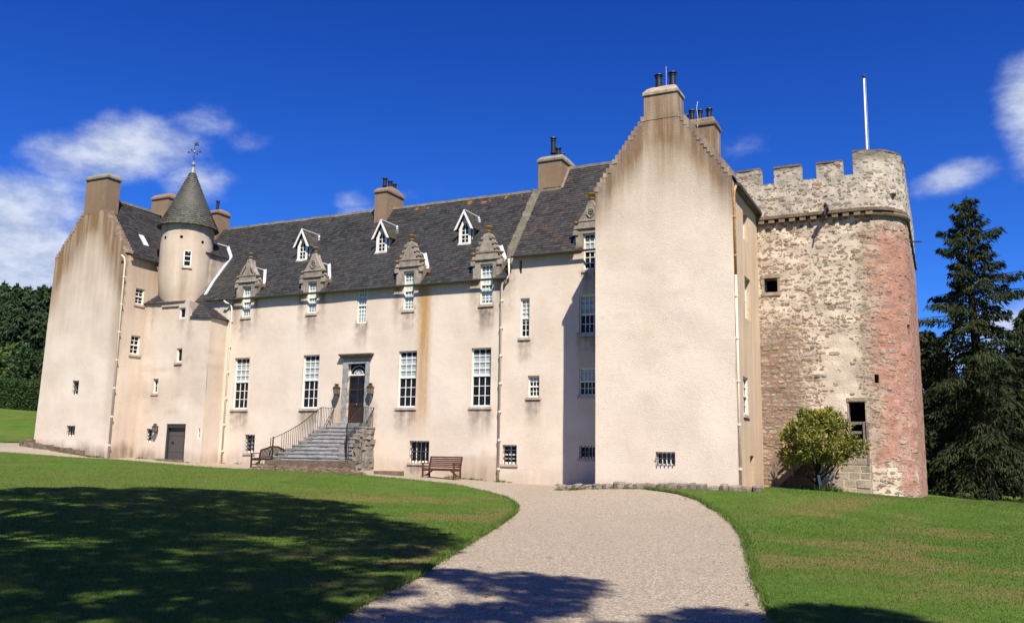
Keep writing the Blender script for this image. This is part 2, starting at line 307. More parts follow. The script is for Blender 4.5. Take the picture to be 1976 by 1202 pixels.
# ------------------------------------------------------------------ mesh tools
def smooth(a, b, x):
    if a == b: return 1.0 if x > a else 0.0
    k = min(1, max(0, (x-a)/(b-a))); return k*k*(3-2*k)
class MB:
    def __init__(s): s.v = []; s.f = []; s.r = []; s.m = []
    def add(s, vs, fs, r=None, m=0):
        o = len(s.v); s.v.extend([tuple(q) for q in vs])
        for f in fs:
            s.f.append([o+i for i in f]); s.r.append(random.random() if r is None else r); s.m.append(m)
    def poly(s, *vs, r=None, m=0): s.add(vs, [list(range(len(vs)))], r, m)
    def hexa(s, b, t, r=None, m=0):
        "b, t: four bottom points (counter-clockwise seen from above) and the four top points above them"
        r = random.random() if r is None else r
        s.add(list(b)+list(t), [(3, 2, 1, 0), (4, 5, 6, 7), (0, 1, 5, 4), (1, 2, 6, 5), (2, 3, 7, 6), (3, 0, 4, 7)], r, m)
    def box(s, x0, x1, y0, y1, z0, z1, r=None, m=0, jit=0.0):
        j = lambda: random.uniform(-jit, jit) if jit else 0
        b = [(x0+j(), y0+j(), z0+j()), (x1+j(), y0+j(), z0+j()), (x1+j(), y1+j(), z0+j()), (x0+j(), y1+j(), z0+j())]
        t = [(x0+j(), y0+j(), z1+j()), (x1+j(), y0+j(), z1+j()), (x1+j(), y1+j(), z1+j()), (x0+j(), y1+j(), z1+j())]
        s.hexa(b, t, r, m)
    def fbox(s, F, u0, u1, z0, z1, d0, d1, r=None, m=0):
        "box in a wall frame; d is measured outwards from the wall plane"
        b = [F(u0, z0, d1), F(u1, z0, d1), F(u1, z0, d0), F(u0, z0, d0)]
        t = [F(u0, z1, d1), F(u1, z1, d1), F(u1, z1, d0), F(u0, z1, d0)]
        s.hexa(b, t, r, m)
    def bar(s, a, b, w, h=None, up=(0, 0, 1), r=None, m=0):
        a, b = Vector(a), Vector(b); h = w if h is None else h; d = (b-a)
        if d.length < 1e-6: return
        d.normalize(); u = Vector(up)
        if abs(d.dot(u)) > .99: u = Vector((0, 1, 0))
        x = d.cross(u).normalized()*(w/2); y = x.cross(d).normalized()*(h/2)
        q = lambda c: [c-x-y, c+x-y, c+x+y, c-x+y]
        r = random.random() if r is None else r
        s.add(q(a)+q(b), [(3, 2, 1, 0), (4, 5, 6, 7), (0, 1, 5, 4), (1, 2, 6, 5), (2, 3, 7, 6), (3, 0, 4, 7)], r, m)
    def tube(s, pts, rads, n=8, r=None, m=0, cap=True):
        pts = [Vector(p) for p in pts]
        if not isinstance(rads, (list, tuple)): rads = [rads]*len(pts)
        vs = []; fs = []; ref = None
        for i, p in enumerate(pts):
            d = (pts[min(i+1, len(pts)-1)]-pts[max(i-1, 0)]).normalized()
            if ref is None: ref = d.orthogonal().normalized()
            x = (ref-d*ref.dot(d)); x = x.normalized() if x.length > 1e-5 else d.orthogonal().normalized(); ref = x; y = d.cross(x)
            for k in range(n):
                a = 2*math.pi*k/n; vs.append(p+x*(math.cos(a)*rads[i])+y*(math.sin(a)*rads[i]))
        for i in range(len(pts)-1):
            for k in range(n): fs.append((i*n+k, i*n+(k+1) % n, (i+1)*n+(k+1) % n, (i+1)*n+k))
        if cap: fs.append(list(range(n))[::-1]); fs.append([(len(pts)-1)*n+k for k in range(n)])
        s.add(vs, fs, random.random() if r is None else r, m)
    def lathe(s, c, prof, n=24, a0=0.0, a1=2*math.pi, r=None, m=0):
        full = abs(a1-a0-2*math.pi) < 1e-6; k = n if full else n+1; vs = []; fs = []
        for (rr, z) in prof:
            for i in range(k):
                a = a0+(a1-a0)*i/n; vs.append((c[0]+math.cos(a)*rr, c[1]+math.sin(a)*rr, z))
        for j in range(len(prof)-1):
            for i in range(n): fs.append((j*k+i, j*k+(i+1) % k, (j+1)*k+(i+1) % k, (j+1)*k+i))
        s.add(vs, fs, r, m)
    def build(s, name, mat, parent=None, sm=False, stain=None, mats=None):
        me = bpy.data.meshes.new(name); me.from_pydata(s.v, [], s.f); me.update()
        for q in (mats or [mat]): me.materials.append(MAT[q] if isinstance(q, str) else q)
        if mats: me.polygons.foreach_set('material_index', s.m)
        a = me.attributes.new('rnd', 'FLOAT', 'FACE'); a.data.foreach_set('value', s.r)
        if stain:
            ca = me.attributes.new('stain', 'FLOAT_COLOR', 'POINT'); buf = []
            for p in s.v: q = stain(*p); buf.extend((q[0], q[1], q[2], 1.0))
            ca.data.foreach_set('color', buf)
        if sm: me.polygons.foreach_set('use_smooth', [True]*len(me.polygons))
        o = bpy.data.objects.new(name, me); COL.objects.link(o)
        if parent is not None:
            o.parent = parent; o.matrix_parent_inverse = parent.matrix_world.inverted()
        return o
def tag(o, label=None, cat=None, group=None, kind=None):
    for k, v in (('label', label), ('category', cat), ('group', group), ('kind', kind)):
        if v: o[k] = v
    return o
def thing(name, loc, label, cat, group=None):
    o = bpy.data.objects.new(name, None); COL.objects.link(o); o.location = loc; o.empty_display_size = .3
    o.matrix_world = Matrix.Translation(loc)
    return tag(o, label, cat, group)
def copy_tree(o, parent=None):
    c = o.copy(); COL.objects.link(c)
    if parent is not None: c.parent = parent; c.matrix_parent_inverse = o.matrix_parent_inverse.copy()
    for ch in [q for q in bpy.data.objects if q.parent == o]: copy_tree(ch, c)
    return c
def frame(o, u, n):
    o, u, n = Vector(o), Vector(u), Vector(n)
    return lambda U, Z, D=0.0: (o.x+u.x*U+n.x*D, o.y+u.y*U+n.y*D, Z)
def inside(p, poly):
    x, y = p; r = False; j = len(poly)-1
    for i in range(len(poly)):
        (xi, yi), (xj, yj) = poly[i], poly[j]
        if (yi > y) != (yj > y) and x < (xj-xi)*(y-yi)/(yj-yi)+xi: r = not r
        j = i
    return r
def cdt(outline, holes=(), step=.5, margin=.25):
    "triangulated polygon with holes and inner points"
    vs = []; es = []
    for lp in [outline]+list(holes):
        dense = []
        for i, a in enumerate(lp):
            b = lp[(i+1) % len(lp)]; L = math.hypot(b[0]-a[0], b[1]-a[1]); k = max(1, int(L/step))
            for q in range(k): dense.append((a[0]+(b[0]-a[0])*q/k, a[1]+(b[1]-a[1])*q/k))
        o = len(vs); vs += dense; es += [(o+i, o+(i+1) % len(dense)) for i in range(len(dense))]
    x0 = min(p[0] for p in outline); x1 = max(p[0] for p in outline); y0 = min(p[1] for p in outline); y1 = max(p[1] for p in outline)
    nx, ny = int((x1-x0)/step), int((y1-y0)/step)
    for i in range(1, nx):
        for j in range(1, ny):
            p = (x0+(x1-x0)*(i+.5*(j % 2)-.25)/nx, y0+(y1-y0)*j/ny)
            if inside(p, outline) and not any(inside(p, h) for h in holes): vs.append(p)
    r = delaunay_2d_cdt([Vector(p) for p in vs], es, [], 0, 1e-5)
    V = [(p.x, p.y) for p in r[0]]; Fs = []
    for f in r[2]:
        c = (sum(V[i][0] for i in f)/len(f), sum(V[i][1] for i in f)/len(f))
        if inside(c, outline) and not any(inside(c, h) for h in holes): Fs.append(list(f))
    return V, Fs
def rect(u0, u1, z0, z1): return [(u0, z0), (u1, z0), (u1, z1), (u0, z1)]
def wall_panel(mb, F, outline, holes=(), depth=.22, step=.3, wave=.012, back=False, seed=0):
    V, Fs = cdt(outline, holes, step)
    def d(u, z): return wave*2*mnoise.noise((u*.7+seed*9.1, z*.7, seed))
    o = len(mb.v)
    mb.add([F(u, z, d(u, z)) for u, z in V], Fs)
    for h in holes:
        n = len(h)
        for i in range(n):
            a, b = h[i], h[(i+1) % n]
            mb.poly(F(a[0], a[1], d(*a)), F(b[0], b[1], d(*b)), F(b[0], b[1], -depth), F(a[0], a[1], -depth))
def slates(mb, o, u, v, outline, w=.27, h=.19, lift=.028, base=0, jit=.02):
    "individual overlapping slates laid on a roof plane; v runs up the slope"
    o, u, v = Vector(o), Vector(u).normalized(), Vector(v).normalized(); n = u.cross(v).normalized()
    if n.z < 0: n = -n
    us = [p[0] for p in outline]; vs = [p[1] for p in outline]
    y = min(vs); row = 0
    while y < max(vs):
        x = min(us)-random.random()*w
        while x < max(us):
            ww = w*random.uniform(.65, 1.3)
            c = (x+ww/2, y+h*.45)
            if inside(c, outline):
                j = random.uniform(-jit, jit); l = lift*random.uniform(.75, 1.35); g = .006
                x0 = max(x+g, min(us)); x1 = min(x+ww-g, max(us)); y1 = min(y+h*1.25, max(vs))
                P = lambda a, b, k: o+u*a+v*b+n*k
                a, b, cc, dd = P(x0, y+j, l), P(x1, y+j*.6, l), P(x1, y1, .008), P(x0, y1, .008)
                r = random.random()
                mb.add([a, b, cc, dd, P(x0, y+j, 0), P(x1, y+j*.6, 0)], [(0, 1, 2, 3), (4, 5, 1, 0)], r)
            x += ww
        y += h; row += 1
    V, Fs = cdt(outline, (), 2.0)
    mb.add([o+u*a+v*b-n*.01 for a, b in V], Fs, .1)

# ------------------------------------------------------------------ ground heights (thin plate spline)
GP = np.array([(-45.2, -2.9, .10), (-39.2, -2.9, -.45), (-37, -1.4, -.50), (-34.3, 0, -.58), (-29, 0, -.64), (-24.7, 0, -.72), (-22.4, 0, -.88), (-18, 0, -1.10), (-14.9, 0, -1.17), (-12.4, -3, -1.10),
    (-9, -3.2, -1.03), (-6.9, -3.1, -1.02), (-6.9, 2, -1.06), (-3, 2, -1.22), (-1, 2, -1.38),
    (-44.9, -6, -.28), (-36.6, -5.2, -.52), (-29.1, -5.2, -.80), (-21.8, -5, -.91), (-18.8, -5, -1.06), (-17.2, -5, -1.16), (-15.5, -6, -1.40), (-12.7, -9.5, -1.58), (-12, -11, -1.64),
    (-8.6, -20, -1.68), (-6.5, -25, -1.70), (-5, -29, -1.72), (0, -36, -1.72), (-2.5, -22, -1.66), (-3.7, -17, -1.64), (-5, -12, -1.60), (-6.8, -8, -1.44), (-8.6, -6, -1.22), (-10.5, -5, -1.10), (-4.3, -3.5, -1.12),
    (-30, -16, -1.05), (-22, -16, -1.30), (-40, -20, -.8), (-15, -28, -1.62), (-30, -36, -1.4), (-60, -12, .15),
    (-50, -2.0, .22), (-52, 1, .36), (-57, 3, .42), (-62, 8, 1.7), (-69.6, 15, 3.02), (-74.4, 15, 3.3), (-60, 15, 2.6), (-90, 20, 4.2), (-80, 45, 6), (-110, 60, 8), (-50, 45, 5), (-45, 14, 1.5), (-25, 14, .0), (-8, 14, -1.0),
    (2, -10, -1.62), (6, -22, -1.72), (3, 3, -1.55), (2, 14, -1.80), (4, 28, -2.0), (10, 50, -2.2), (15, 10, -1.9), (20, -36, -1.7), (45, 0, -2.0), (45, 30, -2.3), (45, 62, -2.6), (25, 62, -2.5), (-6, 62, -1.6), (0, -60, -1.9), (-40, -60, -1.8), (40, 60, -2.4), (40, -60, -1.8), (-110, -40, 0)])
def _tps(r2): return r2*np.log(np.maximum(r2, 1e-9))
_n = len(GP); _d = ((GP[:, None, :2]-GP[None, :, :2])**2).sum(-1)
_A = np.zeros((_n+3, _n+3)); _A[:_n, :_n] = _tps(_d)+np.eye(_n)*2.0; _A[:_n, _n] = 1; _A[:_n, _n+1:] = GP[:, :2]; _A[_n:, :_n] = _A[:_n, _n:].T
_w = np.linalg.solve(_A, np.r_[GP[:, 2], 0, 0, 0])
def zg(xy):
    xy = np.asarray(xy, float).reshape(-1, 2)
    c = np.clip(xy, [-115, -62], [45, 62])
    return _tps(((c[:, None, :]-GP[None, :, :2])**2).sum(-1))@_w[:_n]+_w[_n]+c@_w[_n+1:]
def gz(x, y): return float(zg([(x, y)])[0])

# ------------------------------------------------------------------ ground, drive, lawns
def sheet(name, mat, outline, off, step, edge=None, edge_mat='soil', wob=0.0, kind='structure', dens=.3):
    if wob:
        o2 = []
        for i, a in enumerate(outline):
            b = outline[(i+1) % len(outline)]; L = math.hypot(b[0]-a[0], b[1]-a[1]); k = max(1, int(L/dens)) if L < 12 else 1
            for q in range(k):
                x, y = a[0]+(b[0]-a[0])*q/k, a[1]+(b[1]-a[1])*q/k
                o2.append((x+wob*mnoise.noise((x*2.3, y*2.3, 1)), y+wob*mnoise.noise((x*2.3, y*2.3, 5))))
        outline = o2
    V, Fs = cdt(outline, (), step)
    Z = zg(V)+off; mb = MB()
    mb.add([(x, y, z) for (x, y), z in zip(V, Z)], Fs)
    if edge:
        Zo = zg(outline)+off; n = len(outline)
        for i in range(n):
            a, b = outline[i], outline[(i+1) % n]; j = (i+1) % n
            mb.poly((a[0], a[1], Zo[i]), (b[0], b[1], Zo[j]), (b[0], b[1], Zo[j]-edge), (a[0], a[1], Zo[i]-edge), m=1)
        o = mb.build(name, mat, mats=[mat, edge_mat], sm=False)
    else: o = mb.build(name, mat)
    return tag(o, kind=kind)

rings = [0, 6, 12, 18, 24, 30, 36, 42, 48, 54, 60, 68, 78, 90, 110, 150, 220, 350, 600, 1100]
gv = [(-15.0, 0.0)]; gf = []; NA = 72
for r in rings[1:]:
    for i in range(NA): a = 2*math.pi*i/NA; gv.append((-15+r*1.25*math.cos(a), r*math.sin(a)))
for i in range(NA): gf.append((0, 1+i, 1+(i+1) % NA))
for k in range(len(rings)-2):
    for i in range(NA): gf.append((1+k*NA+i, 1+(k+1)*NA+i, 1+(k+1)*NA+(i+1) % NA, 1+k*NA+(i+1) % NA))
mb = MB(); mb.add([(x, y, z-.12) for (x, y), z in zip(gv, zg(gv))], gf)
tag(mb.build('ground', 'lawn', sm=True), kind='structure')
LEFT_EDGE = [(-44.05, -5.59), (-41.12, -5.1), (-36.81, -4.85), (-33.01, -4.8), (-28.93, -5.1), (-24.77, -5.4), (-21.71, -5.14), (-18.74, -5.13), (-17.11, -5.15), (-15.63, -5.75), (-14.19, -7.14), (-12.71, -9.33),
             (-11.73, -11.41), (-10.04, -15.98), (-8.36, -20.64), (-7.47, -23.14), (-6.82, -24.96), (-6.26, -26.79), (-5.75, -28.26), (-5.2, -31), (-4.6, -36), (-4.3, -46)]
RIGHT_EDGE = [(-9.9, -4.35), (-9.1, -4.85), (-8.42, -5.34), (-7.37, -6.67), (-6.11, -9.27), (-4.88, -12.94), (-3.8, -17.1), (-2.96, -20.83), (-2.53, -22.75), (-2.08, -24.56), (-1.72, -25.91), (-1.35, -27.6), (-.9, -31), (-.5, -38), (-.5, -46)]
sheet('gravel_drive', 'gravel', [(-90, -46), (1.5, -46), (1.5, 6), (-44, 6), (-47, 1), (-56, 6), (-90, 20)], 0.0, .8)
L1 = LEFT_EDGE+[(-85, -46), (-85, 7), (-58, -.6)]
L2 = RIGHT_EDGE[::-1]+[(-6.1, -4.35), (-6.1, 4), (-12, 50), (45, 50), (45, -46)]
L3 = [(-46.4, -1.0), (-46.9, -1.5), (-51.5, .4), (-56.2, 2.75), (-70, 10.0), (-110, 26), (-110, 62), (-30, 62), (-30, 9), (-46.4, 9)]
sheet('lawn', 'lawn', L1, .085, .7, .17, wob=.10)
sheet('lawn', 'lawn', L2, .085, .7, .17, wob=.10)
sheet('lawn', 'lawn', L3, .085, 1.2, .17, wob=.08)
# faint worn track across the upper lawn beside the hedge
def in_any(p): return inside(p, L1) or inside(p, L2)

def np_mesh(name, mat, V, F, rnd):
    me = bpy.data.meshes.new(name); n, k = len(F), F.shape[1]
    me.vertices.add(len(V)); me.vertices.foreach_set('co', V.astype(np.float32).ravel())
    me.loops.add(n*k); me.loops.foreach_set('vertex_index', F.astype(np.int32).ravel())
    me.polygons.add(n); me.polygons.foreach_set('loop_start', np.arange(0, n*k, k, dtype=np.int32)); me.polygons.foreach_set('loop_total', np.full(n, k, np.int32))
    me.update(calc_edges=True); me.materials.append(MAT[mat] if isinstance(mat, str) else mat)
    a = me.attributes.new('rnd', 'FLOAT', 'FACE'); a.data.foreach_set('value', rnd.astype(np.float32))
    o = bpy.data.objects.new(name, me); COL.objects.link(o); return o
def pip(P, poly):
    x, y = P[:, 0], P[:, 1]; r = np.zeros(len(P), bool); j = len(poly)-1
    for i in range(len(poly)):
        xi, yi = poly[i]; xj, yj = poly[j]
        c = ((yi > y) != (yj > y)) & (x < (xj-xi)*(y-yi)/((yj-yi) if yj != yi else 1e-9)+xi); r ^= c; j = i
    return r
RNG = np.random.default_rng(11)
def blades(n, region, hmin, hmax, wid, lawns, seed):
    R = np.random.default_rng(seed)
    P = np.c_[R.uniform(region[0], region[1], n), R.uniform(region[2], region[3], n)]
    d = np.hypot(P[:, 0], P[:, 1]+36)
    # keep what the lens can see, thinning with distance
    az = np.degrees(np.arctan2(P[:, 0], P[:, 1]+36))
    ok = (az > -72) & (az < 35) & (d > 4) & (R.random(n) < np.clip(10.0/d, .05, 1)**1.4)
    P = P[ok]; ok = np.zeros(len(P), bool)
    for l in lawns: ok |= pip(P, l)
    return P[ok]
def grass(name, P, h, w, seed, z=.085):
    R = np.random.default_rng(seed); n = len(P); d = np.hypot(P[:, 0], P[:, 1]+36)
    k = np.clip(d/9.0, 1, 2.3); hh = R.uniform(h[0], h[1], n)*(.7+.3*k); ww = R.uniform(w[0], w[1], n)*k
    a = R.uniform(0, 2*np.pi, n); b = R.uniform(0, 2*np.pi, n); lean = R.uniform(.1, .9, n)*hh
    Z = zg(P)+z-.006
    V = np.zeros((n, 3, 3)); dx, dy = np.cos(a)*ww/2, np.sin(a)*ww/2
    V[:, 0] = np.c_[P[:, 0]-dx, P[:, 1]-dy, Z]; V[:, 1] = np.c_[P[:, 0]+dx, P[:, 1]+dy, Z]; V[:, 2] = np.c_[P[:, 0]+np.cos(b)*lean, P[:, 1]+np.sin(b)*lean, Z+hh]
    o = np_mesh(name, 'blade', V.reshape(-1, 3), np.arange(n*3).reshape(-1, 3), R.random(n)); return tag(o, kind='stuff')
Pb = blades(3400000, (-48, 18, -34, 8), 0, 0, 0, [L1, L2], 3)
grass('grass', Pb, (.014, .034), (.006, .011), 4)
# longer fringe hanging over the cut edges of the lawns
fr = []
for E in (LEFT_EDGE, RIGHT_EDGE):
    for a, b in zip(E[:-1], E[1:]):
        L = math.hypot(b[0]-a[0], b[1]-a[1]); dmin = math.hypot(a[0], a[1]+36)
        for q in range(int(L*min(420, 420*14/max(dmin, 8)))):
            k = random.random(); o = random.gauss(0, .05)
            nx, ny = -(b[1]-a[1])/L, (b[0]-a[0])/L
            x, y = a[0]+(b[0]-a[0])*k, a[1]+(b[1]-a[1])*k
            if y > -34: fr.append((x+nx*o, y+ny*o))
grass('grass_fringe', np.array(fr), (.03, .085), (.007, .013), 5, .05)
# loose chips on the drive
n = 9000
P = np.c_[RNG.uniform(-12, 0, n), RNG.uniform(-30, -8, n)]
P = P[~(pip(P, L1) | pip(P, L2)) & (RNG.random(n) < np.clip(10/np.hypot(P[:, 0], P[:, 1]+36), 0, 1)**1.5)]
Z = zg(P); s = RNG.uniform(.006, .019, len(P)); a = RNG.uniform(0, 6.28, len(P))
oct_ = np.array([(1, 0, 0), (0, 1, 0), (-1, 0, 0), (0, -1, 0), (0, 0, .7), (0, 0, -.7)]); of = np.array([(0, 1, 4), (1, 2, 4), (2, 3, 4), (3, 0, 4), (1, 0, 5), (2, 1, 5), (3, 2, 5), (0, 3, 5)])
ca, sa = np.cos(a), np.sin(a); V = oct_[None]*s[:, None, None]*RNG.uniform(.6, 1.2, (len(P), 6, 1))
V = np.stack([V[..., 0]*ca[:, None]-V[..., 1]*sa[:, None], V[..., 0]*sa[:, None]+V[..., 1]*ca[:, None], V[..., 2]], -1)+np.c_[P, Z+.003][:, None]
MAT['chips'] = mat_leaf('stone_chips', (.15, .12, .09), (.48, .41, .33), .9, .1, 0, 1.0)
tag(np_mesh('gravel_chips', 'chips', V.reshape(-1, 3), (of[None]+6*np.arange(len(P))[:, None, None]).reshape(-1, 3), np.repeat(RNG.random(len(P)), 8)), kind='stuff')

n = 420
P = np.c_[RNG.uniform(-12, 0, n), RNG.uniform(-29, -5, n)]; P = P[~(pip(P, L1) | pip(P, L2))]
e = np.array([a for a in RIGHT_EDGE[:12]]); dd = np.sqrt(((P[:, None]-e[None])**2).sum(-1)).min(1); P = P[(dd < 1.1) | (RNG.random(len(P)) < .25)]
q = len(P); ln = RNG.uniform(.03, .07, q); a = RNG.uniform(0, 6.28, q); Z = zg(P)+.012; cx, cy = np.cos(a)*ln, np.sin(a)*ln
V = np.stack([np.c_[P[:, 0]-cx, P[:, 1]-cy, Z], np.c_[P[:, 0]+cy*.5, P[:, 1]-cx*.5, Z+.01], np.c_[P[:, 0]+cx, P[:, 1]+cy, Z+.014], np.c_[P[:, 0]-cy*.5, P[:, 1]+cx*.5, Z+.004]], 1)
MAT['dead_leaf'] = mat_leaf('dead_leaf', (.10, .055, .025), (.26, .15, .07), .8, .1)
tag(np_mesh('fallen_leaves', 'dead_leaf', V.reshape(-1, 3), np.arange(q*4).reshape(-1, 4), RNG.random(q)), kind='stuff')

# ------------------------------------------------------------------ the castle house
castle = thing('castle', (-25, 0, gz(-25, 0)), 'cream harled castle house with slate roofs, crow-stepped gables and a round stair turret', 'castle')
YB, YL, YR = -1.35, -2.9, -3.0           # front planes: stair tower block, left wing, right wing
FF = frame((0, 0, 0), (1, 0, 0), (0, -1, 0)); FB = frame((0, YB, 0), (1, 0, 0), (0, -1, 0))
FL = frame((0, YL, 0), (1, 0, 0), (0, -1, 0)); FR = frame((0, YR, 0), (1, 0, 0), (0, -1, 0))
XLW = -39.35; XRW = -6.87
FLS = frame((XLW, 0, 0), (0, 1, 0), (1, 0, 0)); FRS = frame((XRW, 0, 0), (0, 1, 0), (1, 0, 0))
HOLES = {}
def hole(key, u0, u1, z0, z1): HOLES.setdefault(key, []).append(rect(u0, u1, z0, z1))

def window(key, F, u0, u1, z0, z1, cols=3, rows=(4, 3), split=.5, depth=.2, blind=(1, 0), bars=None, fw=.055, sill=True, gm='glass', bm='blind', shade=0.0):
    "sash window set back in its opening: frame with glazing bars, glass, blind, sill and perhaps iron bars"
    hole(key, u0, u1, z0, z1)
    f = MB(); d0, d1 = -depth, -depth+.09
    f.fbox(F, u0, u0+fw, z0, z1, d0, d1); f.fbox(F, u1-fw, u1, z0, z1, d0, d1)
    f.fbox(F, u0+fw, u1-fw, z1-fw*1.1, z1, d0, d1); f.fbox(F, u0+fw, u1-fw, z0, z0+fw*1.5, d0, d1+.01)
    zs = z0+(z1-z0)*split if len(rows) > 1 else z1
    a, b = u0+fw, u1-fw; g = .030 if (b-a) > .5 else .026
    if len(rows) > 1: f.fbox(F, a, b, zs-.035, zs+.035, d0+.005, d1-.008)
    spans = [(z0+fw*1.5, zs-.035), (zs+.035, z1-fw*1.1)] if len(rows) > 1 else [(z0+fw*1.5, z1-fw*1.1)]
    rr = rows[::-1]
    for (za, zb), rw, dd in zip(spans, rr, (.03, .045)):
        for i in range(1, cols): c = a+(b-a)*i/cols; f.fbox(F, c-g/2, c+g/2, za, zb, d0+dd-.012, d0+dd+.016)
        for i in range(1, rw):
            c = za+(zb-za)*i/rw; f.fbox(F, a, b, c-g/2, c+g/2, d0+dd-.010, d0+dd+.014)
    w = f.build('window', 'white', castle)
    pn = MB(); pn.fbox(F, a, b, z0+.02, z1-.02, d0-.03, d0+.012); pn.build('pane', gm, w)
    if any(blind):
        bl = MB(); bo = blind[::-1]
        for (za, zb), k in zip(spans, bo if len(spans) > 1 else [max(bo)]):
            if k: bl.fbox(F, a, b, zb-(zb-za)*k, zb-(zb-za)*shade, d0+.011, d0+.017)
        bl.build('blind', bm, w)
    if sill:
        sm = MB(); sm.fbox(F, u0-.07, u1+.07, z0-.11, z0, -.03, .055); sm.build('sill', 'harl', w, stain=lambda x, y, z: (.35, .25, .15))
    if bars:
        ib = MB(); nv, nh, out = bars
        for i in range(nv): c = u0+(u1-u0)*(i+.5)/nv; ib.fbox(F, c-.014, c+.014, z0+.0, z1, -.10+out, -.072+out)
        for i in range(nh): c = z0+(z1-z0)*(i+1)/(nh+1); ib.fbox(F, u0-.0, u1+.0, c-.013, c+.013, -.104+out, -.07+out)
        ib.build('window_bars', 'black', w)
    return w
# tall sash windows of the main floor
for u0 in (-33.85, -29.30, -23.55, -19.57):
    window('main', FF, u0, u0+1.03, 2.24, 4.94, 3, (4, 3), .53, .20, (1, 0), shade=.14)
# tall narrow window below the eaves, and the windows under the stone dormers
window('main', FF, -26.10, -25.53, 6.41, 8.22, 3, (4, 4), .5, .12, (1, .9), gm='glass_blue', bm='blind_warm', sill=False, shade=.1)
for u0, u1, z0, z1 in ((-33.58, -33.0, 7.12, 8.78), (-29.22, -28.64, 7.08, 8.72), (-23.39, -22.80, 6.93, 8.82), (-19.19, -18.53, 6.95, 8.84)):
    window('main', FF, u0, u1, z0, z1, 3, (3, 3), .5, .13, (1, .85), gm='glass_blue', bm='blind_warm', shade=.12)
window('main', FF, -14.05, -13.30, 8.2, 9.84, 3, (2, 3), .52, .14, (1, 0), shade=.15)
# barred basement windows
window('main', FF, -32.79, -32.14, 0.0, .92, 2, (2, 2), .5, .22, (0, 0), bars=(3, 4, 0), gm='glass')
window('main', FF, -22.76, -21.68, -.32, .68, 4, (2,), .5, .22, (0, 0), bars=(6, 2, 0))
window('main', FF, -17.88, -17.17, -.29, .54, 2, (2, 2), .5, .22, (0, 0), bars=(4, 2, 0))
window('main', FF, -14.21, -13.45, 0.0, .54, 4, (2,), .5, .20, (0, 0), bars=(5, 1, 0))
# right section
window('main', FF, -16.68, -16.12, 2.64, 3.60, 3, (2, 2), .5, .2, (.6, 0))
window('main', FF, -14.24, -13.45, 2.66, 3.87, 4, (2, 2), .52, .16, (1, 0))
window('main', FF, -17.11, -16.65, 5.32, 7.12, 2, (4, 3), .5, .18, (1, .15))
window('main', FF, -14.25, -13.35, 5.35, 7.10, 4, (2, 2), .5, .18, (1, 0))
# stair tower block, left wing
window('block', FB, -36.73, -36.28, 7.0, 7.60, 1, (1,), .5, .16, (0, 0), sill=False)
window('block', FB, -36.69, -36.30, 4.66, 5.41, 1, (1,), .5, .17, (0, 0))
window('block', FB, -38.22, -37.82, 3.04, 3.82, 2, (2,), .5, .17, (0, 0))
window('block', FB, -38.40, -37.95, .46, 1.16, 2, (3,), .5, .2, (0, 0), bars=(2, 3, 0), sill=False)
window('block', FB, -34.76, -34.58, .66, 1.20, 1, (2,), .5, .10, (0, 0), sill=False, fw=.035)
window('left', FL, -42.56, -42.04, 2.90, 3.68, 2, (3,), .5, .24, (0, 0), bars=(2, 2, 0), sill=False)
window('left', FL, -42.67, -42.0, .70, 1.26, 3, (2,), .5, .24, (0, 0), bars=(3, 1, 0), sill=False)
window('leftside', FLS, -2.02, -1.42, 7.86, 8.75, 2, (2, 2), .5, .16, (0, 0))
window('leftside', FLS, -2.06, -1.44, 5.12, 6.16, 2, (2, 2), .5, .16, (0, 0))
# right wing
window('right', FR, -9.94, -9.18, -.22, .30, 4, (2,), .5, .22, (0, 0), bars=(5, 1, .13), sill=False)
window('rightside', FRS, -1.0, .05, 8.75, 9.95, 2, (2, 2), .5, .26, (0, 0), sill=False)
window('rightside', FRS, -.95, .15, 5.55, 7.25, 2, (3, 3), .5, .26, (0, 0), sill=False)
window('rightside', FRS, -1.75, -.75, 1.75, 3.20, 2, (2, 2), .5, .14, (0, 0))
hole('rightside', -.75, .05, -1.0, .22); hole('main', -17.20, -17.07, 8.28, 8.90)
hole('main', -26.47, -25.42, 1.52, 4.41)                       # main door
hole('block', -36.98, -35.62, -.42, 1.42)                      # low side door

